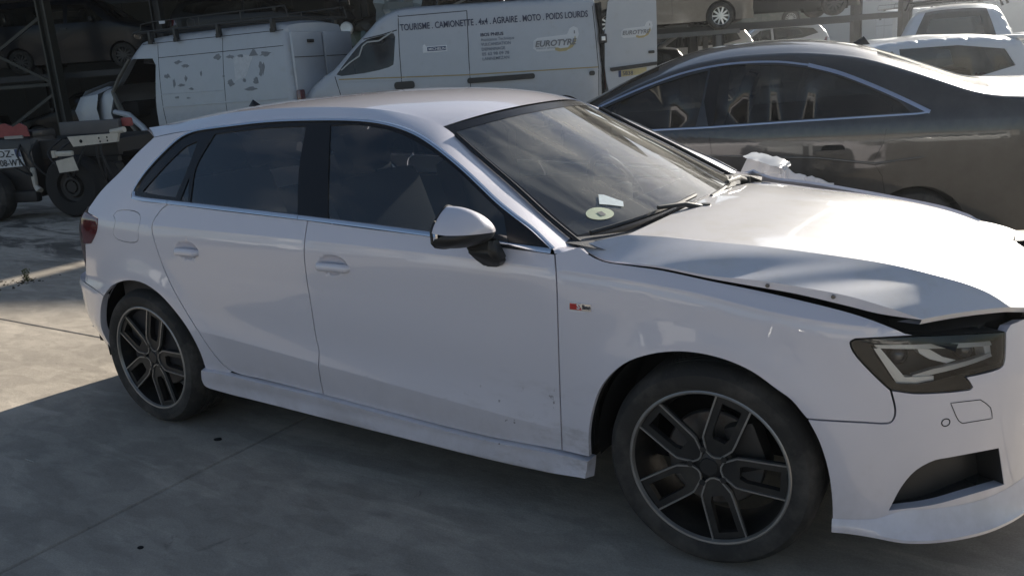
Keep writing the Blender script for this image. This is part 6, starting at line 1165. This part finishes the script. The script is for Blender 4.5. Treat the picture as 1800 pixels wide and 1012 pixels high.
# long grey building closing the yard
bld = empty('building', 'long plain grey industrial building closing the back of the yard', 'building', (-20.3, 45.7, 0), TH)
wallm = mat('veiled_cladding', (.30, .325, .345), .6, noise=(.6, .25))  # base colour lightened to carry the veil over the shaded wall
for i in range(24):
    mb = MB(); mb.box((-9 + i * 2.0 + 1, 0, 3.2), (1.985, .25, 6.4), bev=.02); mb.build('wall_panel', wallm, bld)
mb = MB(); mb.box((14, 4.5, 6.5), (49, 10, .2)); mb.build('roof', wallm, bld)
mb = MB(); mb.box((14, 4.5, 3.0), (47.5, 8.5, 6.2)); mb.build('core', dark, bld)

# ------------------------------------------------------------ rack hall on the left, made up to keep the racks in shade
hall = empty('shade_shed', 'dark open-fronted shed added to shade the stacked wrecks at the left', 'shed', (-25.6, 7.4, 0), TH)
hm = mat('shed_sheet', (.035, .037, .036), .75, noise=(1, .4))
for i in range(16):
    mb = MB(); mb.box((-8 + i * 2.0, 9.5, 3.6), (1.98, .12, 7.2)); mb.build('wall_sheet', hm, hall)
mb = MB(); mb.box((7, 2.2, 7.0), (32, 15.5, .15)); mb.build('roof', hm, hall)  # unseen roof, added to darken the racks and the vans
for P_ in ([(-9.5, 18.8), (-4.95, 20.55), (-4.95, 31), (-9.5, 31)], [(-4.72, 20.6), (-1.4, 21.9), (-1.4, 31), (-4.72, 31)]):
    Q_ = [(Vector((a + 25.6, b - 7.4, 0)) @ Matrix.Rotation(TH, 3, 'Z'))[:2] for a, b in P_]
    mb = MB(); mb.add([(a, b, 7.1) for a, b in Q_] + [(a, b, 7.22) for a, b in Q_], [(3, 2, 1, 0), (4, 5, 6, 7)] + [(i, (i + 1) % 4, 4 + (i + 1) % 4, 4 + i) for i in range(4)]); mb.build('shade_sheet', hm, hall, smooth=False)  # unseen sheets added to shade the ground, their gap lets a light stripe through
for x_ in (-9.0,): mb = MB(); mb.box((x_, 4.4, 3.6), (.12, 10.5, 7.2)); mb.build('shade_end_wall', hm, hall)  # unseen wall, added to keep light off the racks
levels = (0.0, 1.95)
bay_w = 4.6
rack_org = Vector((-22.6, 8.9, 0))
def rp(t, n, z=0): return rack_org + dv * t + Vector((-dv.y, dv.x, 0)) * n + Vector((0, 0, z))
rk_ = empty('storage_rack', 'dark steel rack with crossed bracing holding stacked wrecks at the upper left', 'rack', tuple(rack_org), TH)
for b in range(6):
    for n_ in (0, 3.2):
        mb = MB(); x_ = b * bay_w
        mb.box((x_ - .10, n_, 3.0), (.03, .30, 6.0)); mb.box((x_ + .10, n_, 3.0), (.03, .30, 6.0)); mb.box((x_, n_, 3.0), (.18, .03, 6.0)); mb.build('post', dsteel, rk_)
        if b < 5:
            for z_ in (1.80, 3.75):
                mb = MB(); mb.box((x_ + bay_w / 2, n_, z_ + .05), (bay_w, .12, .14)); mb.build('beam', dsteel, rk_)
    if b in (0, 3):
        for z0 in (.1, 1.9):
            mb = MB(); mb.bar((b * bay_w - bay_w + .1, 0, z0), (b * bay_w - .1, 0, z0 + 1.6), .06, .05); mb.build('brace', gal, rk_); mb = MB(); mb.bar((b * bay_w - bay_w + .1, .05, z0 + 1.6), (b * bay_w - .1, .05, z0), .06, .05); mb.build('brace', gal, rk_)
for x_ in (-bay_w,):
    mb = MB(); mb.box((x_, 0, 3.0), (.22, .25, 6.0)); mb.build('post', dsteel, rk_)
    for z_ in (1.85, 3.8): mb = MB(); mb.box((x_ / 2, 0, z_), (bay_w, .12, .12)); mb.build('beam', dsteel, rk_)
dkr = mat('shaded_alloy', (.07, .07, .07), .5, .5)  # rim colour lowered along with the wreck paints, for the hall's shade
fsteel = mat('faded_rack_steel', (.085, .085, .075), .7, .2, noise=(4, .5))
mb = MB(); mb.box((1.95, -.45, 3.0), (.04, .34, 6.0)); mb.box((2.13, -.45, 3.0), (.04, .34, 6.0)); mb.box((2.04, -.45, 3.0), (.14, .04, 6.0)); mb.build('post', fsteel, rk_)
mb = MB(); mb.box((-.75, -.45, 3.0), (.20, .20, 6.0)); mb.build('post', fsteel, rk_)
for z0 in (-.1, 1.7):
    for a_, b_ in ((0, 1.55), (1.55, 0)): mb = MB(); mb.bar((-.65, -.45 - .04 * (a_ > 0), z0 + a_), (1.93, -.45 - .04 * (a_ > 0), z0 + b_), .05, .07); mb.build('brace', fsteel, rk_)
mb = MB(); mb.box((.65, -.45, 1.66), (2.6, .06, .08)); mb.build('rail', fsteel, rk_)
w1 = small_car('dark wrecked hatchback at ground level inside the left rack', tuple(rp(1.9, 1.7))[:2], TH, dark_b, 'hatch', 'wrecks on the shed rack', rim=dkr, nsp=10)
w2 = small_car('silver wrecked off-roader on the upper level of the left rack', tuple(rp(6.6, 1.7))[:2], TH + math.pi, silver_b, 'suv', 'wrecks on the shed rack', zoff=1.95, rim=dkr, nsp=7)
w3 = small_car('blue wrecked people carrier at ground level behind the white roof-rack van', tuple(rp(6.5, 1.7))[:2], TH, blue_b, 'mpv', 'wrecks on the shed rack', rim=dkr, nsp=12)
def wreck(src, t, z, rz, label):
    p = rp(t, 1.7, z); return dup(src, tuple(p), TH + rz, label, 'wrecks on the shed rack')
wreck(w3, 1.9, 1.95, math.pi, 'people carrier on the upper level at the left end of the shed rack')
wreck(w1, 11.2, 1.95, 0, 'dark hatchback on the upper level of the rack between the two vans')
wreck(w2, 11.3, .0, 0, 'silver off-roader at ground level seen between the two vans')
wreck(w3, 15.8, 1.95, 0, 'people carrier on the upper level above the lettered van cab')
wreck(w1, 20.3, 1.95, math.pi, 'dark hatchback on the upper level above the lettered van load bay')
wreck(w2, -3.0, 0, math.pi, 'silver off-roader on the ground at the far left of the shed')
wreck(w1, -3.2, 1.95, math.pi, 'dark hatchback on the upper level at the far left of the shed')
wreck(w2, 15.8, 3.9, 0, 'silver off-roader added out of view on the topmost rack level to block the sun')  # unseen, stacked up to keep the sun off the left van
wreck(w1, 20.3, 3.9, 0, 'dark hatchback added out of view at the right end of the top rack level to block the sun')  # unseen too, blocks the sun behind the left van
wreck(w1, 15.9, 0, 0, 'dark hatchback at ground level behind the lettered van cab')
# silver crushed front end hanging between the two vans
cr_ = empty('crushed_car_front', 'crushed silver and dark green car front hanging between the two vans', 'wreck', tuple(rp(9.6, -.6)), TH)
rc = random.Random(11)
for nm, m_, (cx, cy, cz), (sx, sz) in (('crushed_bonnet', mat('green_wreck', (.03, .06, .035), .35, coat=.7), (.1, 0, 1.95), (1.5, 1.0)), ('torn_wing', silver_b, (-.35, -.1, 2.75), (.6, .7)), ('bent_bumper', silver_b, (.6, -.15, 2.25), (.9, .5)), ('bonnet_panel', mat('grey_wreck', (.20, .24, .26), .4, coat=.5), (1.0, .1, 2.75), (1.1, .8)), ('torn_wing', silver_b, (-.1, -.1, 1.25), (1.1, .3))):
    mb = MB(); G = [[(cx + (i / 6 - .5) * sx + rc.uniform(-.06, .06), cy + rc.uniform(-.14, .14), cz + (j / 5 - .5) * sz * (1 - .3 * i / 6) + rc.uniform(-.05, .05)) for j in range(6)] for i in range(7)]; mb.grid(G); mb.grid([[(p[0], p[1] + .012, p[2]) for p in r_] for r_ in G], flip=True); mb.build(nm, m_, cr_, angle=15)
mb = MB(); mb.lathe([(.0, -.02), (.12, -.03), (.15, .0), (.16, .06)], 20, 'Y', (-.25, -.2, 2.45)); mb.build('broken_headlight', silver, cr_)

# ------------------------------------------------------------ dismantled truck chassis and wreck with plate at the left edge
tr = empty('truck_chassis', 'dismantled truck chassis with black twin tyres and a bare sunlit cross beam at the left', 'truck chassis', (-8.82, 3.15, 0), R(20))
rail = mat('chassis_black', (.016, .016, .016), .6, noise=(5, .5)); bare = mat('bare_steel_pale', (.56, .52, .44), .45, noise=(9, .4)); rusty = mat('dusty_red', (.30, .07, .065), .7, noise=(8, .4))
for y_ in (.25, 1.05): mb = MB(); mb.box((-.85, y_, .82), (1.5, .08, .22), bev=.01); mb.build('side_rail', rail, tr)
for x_ in (-1.5, -.7, -.15): mb = MB(); mb.box((x_, .65, .82), (.10, .75, .16)); mb.build('cross_member', rail, tr)
mb = MB(); mb.box((-.26, .0, 1.07), (.80, .07, .15), bev=.01); mb.build('bumper_beam', mat('grey_beam', (.07, .072, .078), .5, noise=(7, .4)), tr)
mb = MB(); mb.prism([(-.50, .855), (.10, .885), (.14, .985), (-.56, .975)], -.06, -.02); bb = mb.build('bare_beam', bare, tr)
for x_, z_ in ((-.38, .915), (-.13, .94), (-.02, .945), (-.12, .90), (-.02, .905)): mb = MB(); mb.lathe([(0, -.002), (.012 if x_ > -.3 else .022, -.002)], 10, 'Y', (x_, -.062, z_)); mb.build('bolt_hole', dark, bb)
mb = MB(); mb.tube([(.02, -.02, 1.00), (.20, -.02, 1.02)], .035, 10); mb.build('end_tube', bare, tr)
mb = MB(); mb.box((.17, .08, 1.10), (.13, .08, .10), bev=.02); mb.build('tail_lamp', rusty, tr)
mb = MB(); mb.prism([(-.56, .58), (-.30, .60), (-.34, .76), (-.58, .72)], -.30, -.29); mb.box((-.44, -.30, .80), (.22, .06, .06), bev=.02); mb.tube([(-.58, -.30, .76), (-.58, -.30, .84)], .03, 8); mb.build('lamp_bracket', bare, tr)
mb = MB(); mb.prism([(.42, .30), (.85, .36), (.60, .95), (.50, .95)], .3, .34); mb.build('mud_flap', mat('flap_grey', (.05, .05, .048), .7), tr)
rh = random.Random(9)
for k in range(7):
    x_ = rh.uniform(-1.5, .0); mb = MB(); mb.tube(catmull([(x_, .1 + rh.uniform(-.1, .3), .95), (x_ + rh.uniform(-.1, .1), -.05, .78), (x_ + rh.uniform(-.3, .3), .0, .55 + rh.uniform(-.1, .1)), (x_ + rh.uniform(-.4, .4), .1, .72)], 5), .012, 6); mb.build('hose', rail, tr)
def truck_wheel(x, y, rz=0):
    mb = MB(); mb.lathe([(.19, .0), (.26, -.012), (.34, -.008), (.37, .03), (.375, .06), (.37, .09), (.375, .12), (.37, .2), (.34, .24), (.2, .24)], 44); w_ = mb.build('wheel', mat('tyre_black', (.012, .012, .012), .8, noise=(6, .5)), tr); w_.location = (x, y, .375)
    mb = MB(); mb.lathe([(.0, .06), (.08, .05), (.09, .02), (.12, .02), (.14, .06), (.18, .05), (.19, 0)], 30); mb.build('rim', rail, w_)
truck_wheel(-.68, -.02); truck_wheel(-.68, .26); truck_wheel(-.68, 1.15)
mb = MB(); mb.tube([(-.68, 0, .375), (-.68, 1.3, .375)], .07, 10); mb.box((-.62, .62, .44), (.3, .35, .3), bev=.06); mb.build('axle', rail, tr)
mb = MB(); mb.box((-.62, .3, .66), (.9, .07, .06)); mb.box((-.62, 1.0, .66), (.9, .07, .06)); mb.build('leaf_spring', rail, tr)
wr = empty('wrecked_car', 'dark wrecked car end at the left edge with white number plate and torn red panel', 'wreck', (-10.17, 2.72, 0), R(20))
mb = MB(); mb.box((-.45, .25, .62), (1.35, .5, .75), bev=.10); mb.box((-.55, .3, 1.0), (1.5, .4, .12), bev=.03); mb.build('body', mat('wreck_black', (.014, .014, .015), .5, coat=.2), wr)
mb = MB(); mb.prism([(-.9, 1.02), (.22, 1.0), (.20, 1.12), (.12, 1.16), (.02, 1.12), (-.1, 1.17), (-.2, 1.15), (-.4, 1.20), (-.9, 1.2)], .0, .03); mb.build('torn_red_panel', rusty, wr)
mb = MB(); mb.box((.02, -.01, 1.00), (.26, .02, .035)); mb.build('pale_trim', mat('pale_dust', (.35, .33, .30), .8), wr)
pm = mat('plate_white', (.60, .62, .63), .4, noise=(10, .15))
rotp = R(0)
mb = MB(); mb.prism([(-.30, .635), (.115, .65), (.075, .86), (-.32, .865)], -.035, -.025); pl = mb.build('number_plate', pm, wr)
mb = MB(); mb.prism([(-.34, .76), (-.27, .758), (-.28, .862), (-.34, .862)], -.038, -.036); mb.build('plate_band', mat('panel_blue', (.03, .05, .14), .5), wr); mb = MB(); mb.prism([(.02, .765), (.088, .765), (.074, .858), (.006, .858)], -.038, -.036); mb.build('plate_band', mat('panel_blue', (.03, .05, .14), .5), wr)
ink = mat('plate_ink', (.01, .01, .012), .5)
text_obj('DZ-', .115, ink, wr, (-.235, -.04, .768), R(90), 0, width=.22, bold=.001); text_obj('308-WT', .115, ink, wr, (-.285, -.04, .658), R(90), 0, width=.36, bold=.001)
mb = MB(); mb.tube([(.19, 0, .62), (.20, -.02, .50), (.20, -.02, .40), (.26, -.04, .34)], [.03, .035, .03, .045], 10); mb.build('exhaust_pipe', bare, wr)
mb = MB(); mb.lathe([(.18, .0), (.27, -.012), (.31, .02), (.315, .10), (.31, .2), (.18, .2)], 36); w_ = mb.build('wheel', rubber, wr); w_.location = (-.38, -.25, .315)
mb = MB(); mb.lathe([(0, .05), (.06, .03), (.08, .01), (.11, .05), (.17, .05), (.185, .0)], 24); mb.build('rim', mat('steel_rim', (.25, .25, .25), .5, .5), w_)
mb = MB(); mb.box((.0, -.05, .28), (.5, .10, .14), bev=.03); mb.build('valance', rail, wr)

# torn sheet metal between bonnet and black car
crumple([[(-.25, 0, .70), (-.235, .02, .86), (-.19, .03, .955)], [(-.16, .03, .70), (-.14, .05, .86), (-.12, .06, .935)], [(-.06, .0, .70), (-.05, .03, .86), (-.03, .05, .912)], [(.0, -.03, .70), (.0, .0, .84), (.0, .02, .900)]], .02, 'torn_skin')
crumple([[(-.205, -.05, .950), (-.19, .05, .962)], [(-.12, -.05, .925), (-.11, .05, .945)], [(-.02, -.06, .900), (-.01, .04, .920)], [(.005, -.03, .880), (.01, .03, .900)]], .02, 'folded_flange')
crumple([[(.0, -.02, .70), (.0, 0, .885)], [(.055, -.05, .70), (.05, 0, .862)], [(.13, -.06, .70), (.12, 0, .845)], [(.24, -.04, .70), (.23, 0, .815)]], .015, 'torn_strip')
mb = MB(); mb.bar((-.2, .04, .0), (-.2, .04, .74), .05, .05); mb.bar((.15, .04, .0), (.15, .04, .74), .05, .05); mb.box((0, .05, .42), (.42, .03, .6), bev=.01); mb.build('lower_panel', van_white, tp_)
# weed growing from the slab joint, bits of rubbish
wd = empty('weed', 'small dry green weed growing from the slab joint at the left edge', 'weed', (-6.45, .62, 0)); wd.scale = (.55, .55, .5)
leafm = mat('weed_green', (.09, .10, .035), .8, noise=(30, .4)); rw = random.Random(5)
mb = MB()
for k in range(9):
    a = rw.uniform(0, 6.28); mb.tube([(0, 0, 0), (.02 * math.cos(a), .02 * math.sin(a), .08), (.05 * math.cos(a), .05 * math.sin(a), rw.uniform(.13, .22))], .003, 4)
mb.build('stem', leafm, wd)
mb = MB()
for k in range(150):
    a = rw.uniform(0, 6.28); z = rw.uniform(.02, .22); r_ = rw.uniform(0, .06) ; c = Vector((r_ * math.cos(a), r_ * math.sin(a), z)); d = Vector((rw.uniform(-1, 1), rw.uniform(-1, 1), rw.uniform(-.2, 1))).normalized() * .028; e_ = d.cross(Vector((rw.uniform(-1, 1), rw.uniform(-1, 1), rw.uniform(-1, 1)))).normalized() * .008
    mb.add([c, c + d * .5 + e_, c + d, c + d * .5 - e_], [(0, 1, 2, 3)])
lf = mb.build('leaves', leafm, wd, smooth=False); lf['kind'] = 'stuff'
mb = MB()
for k in range(60):
    x = -6.5 + rw.gauss(0, .10); y = .55 + rw.gauss(0, .12); s_ = rw.uniform(.003, .010); mb.box((x, y, s_ * .4), (s_ * 2.2, s_ * 1.3, s_), rot=Matrix.Rotation(rw.uniform(0, 3), 3, 'Z'))
sc2 = mb.build('soil_crumbs', mat('soil', (.06, .05, .035), .95), None, smooth=False); setp(sc2, kind='stuff')
lit = random.Random(21)
for i, (x, y, s_, lb) in enumerate([(-2.227, -.881, .016, 'dark pebble on the slab below the rear door'), (-1.734, -1.61, .010, 'small dark pebble near the bottom edge of the picture'), (-4.55, .05, .03, 'pale green scrap of plastic lying on the sunlit concrete'), (-2.834, -1.381, .03, 'thin pale splinter on the shaded concrete at the lower left')]):
    bm = bmesh.new(); bmesh.ops.create_icosphere(bm, subdivisions=2, radius=s_)
    for v in bm.verts: v.co.z = max(v.co.z * .35, -.001) + lit.uniform(-.001, .001); v.co.x *= 1.3 + lit.uniform(-.1, .1)
    if i == 3:
        for v in bm.verts: v.co.y *= .12; v.co.z *= .3
    bm.verts.index_update(); V = [v.co.copy() for v in bm.verts]; F = [tuple(v.index for v in f.verts) for f in bm.faces]; bm.free()
    o = mesh_obj(('pebble', 'pebble', 'plastic_scrap', 'wood_splinter')[i], V, F, (dark, dark, mat('scrap_green', (.45, .55, .42), .5), mat('splinter_pale', (.4, .38, .33), .8))[i]); o.location = (x, y, .001); setp(o, lb, ('pebble', 'pebble', 'litter', 'litter')[i])

# ------------------------------------------------------------ the yard behind the photographer, seen only in reflections
v2 = dup(CV, (-6.5, -13.5, 0), R(10), 'white van parked across the yard behind the photographer'); v2.name = 'van'
for c in list(v2.children):
    if c.name.startswith(('lettering', 'logo', 'decal', 'rear_door')):
        for g in list(c.children): bpy.data.objects.remove(g)
        bpy.data.objects.remove(c)
b2 = empty('building', 'low pale building across the yard behind the photographer', 'building', (-30, -34, 0), R(-8))
for i in range(14): mb = MB(); mb.box((i * 5.0, 0, 2.2), (4.97, .3, 4.4), bev=.02); mb.build('wall_panel', mat('pale_render', (.38, .36, .33), .8, noise=(1, .3)), b2)
mb = MB(); mb.box((32, -4, 4.5), (72, 9, .3)); mb.build('roof', mat('roof_tile', (.16, .09, .06), .8, noise=(1, .3)), b2)

for (x, y, a, src, lb) in ((-9.5, -8.0, 15, s1, 'white hatchback added to the row behind the photographer, seen only in reflections'), (-1.2, -9.2, 22, e1, 'brown family car added to the row behind the photographer, seen only in reflections'), (5.5, -8.2, 10, whatch, 'white hatchback added at the right of the row behind the photographer'), (-14.5, -5.2, 60, e2, 'dark green car added at the left of the row behind the photographer')):
    r_ = dup(src, (x, y, 0), R(a), lb); r_.scale = (1, 1, 1)  # row of cars added to give the doors and glass reflections

# ------------------------------------------------------------ air volume standing in for lens veil, strongest towards the low sun
bm = bmesh.new(); bmesh.ops.create_cube(bm, size=1.)
for v in bm.verts: v.co = Vector((v.co.x * 310, v.co.y * 310, 3.4 + v.co.z * 9.0))
hz_me = bpy.data.meshes.new('veil_haze'); bm.to_mesh(hz_me); bm.free(); veil_haze = bpy.data.objects.new('veil_haze', hz_me); COL.objects.link(veil_haze); veil_haze['kind'] = 'stuff'
hm_ = bpy.data.materials.new('veil_haze'); hm_.use_nodes = True; nt = hm_.node_tree; nt.nodes.clear(); o_ = nt.nodes.new('ShaderNodeOutputMaterial'); pv = nt.nodes.new('ShaderNodeVolumePrincipled')
pv.inputs['Density'].default_value = .0013; pv.inputs['Anisotropy'].default_value = .84; pv.inputs['Color'].default_value = (.90, .94, 1.0, 1); nt.links.new(pv.outputs[0], o_.inputs['Volume']); hz_me.materials.append(hm_)
scn.cycles.volume_bounces = 0
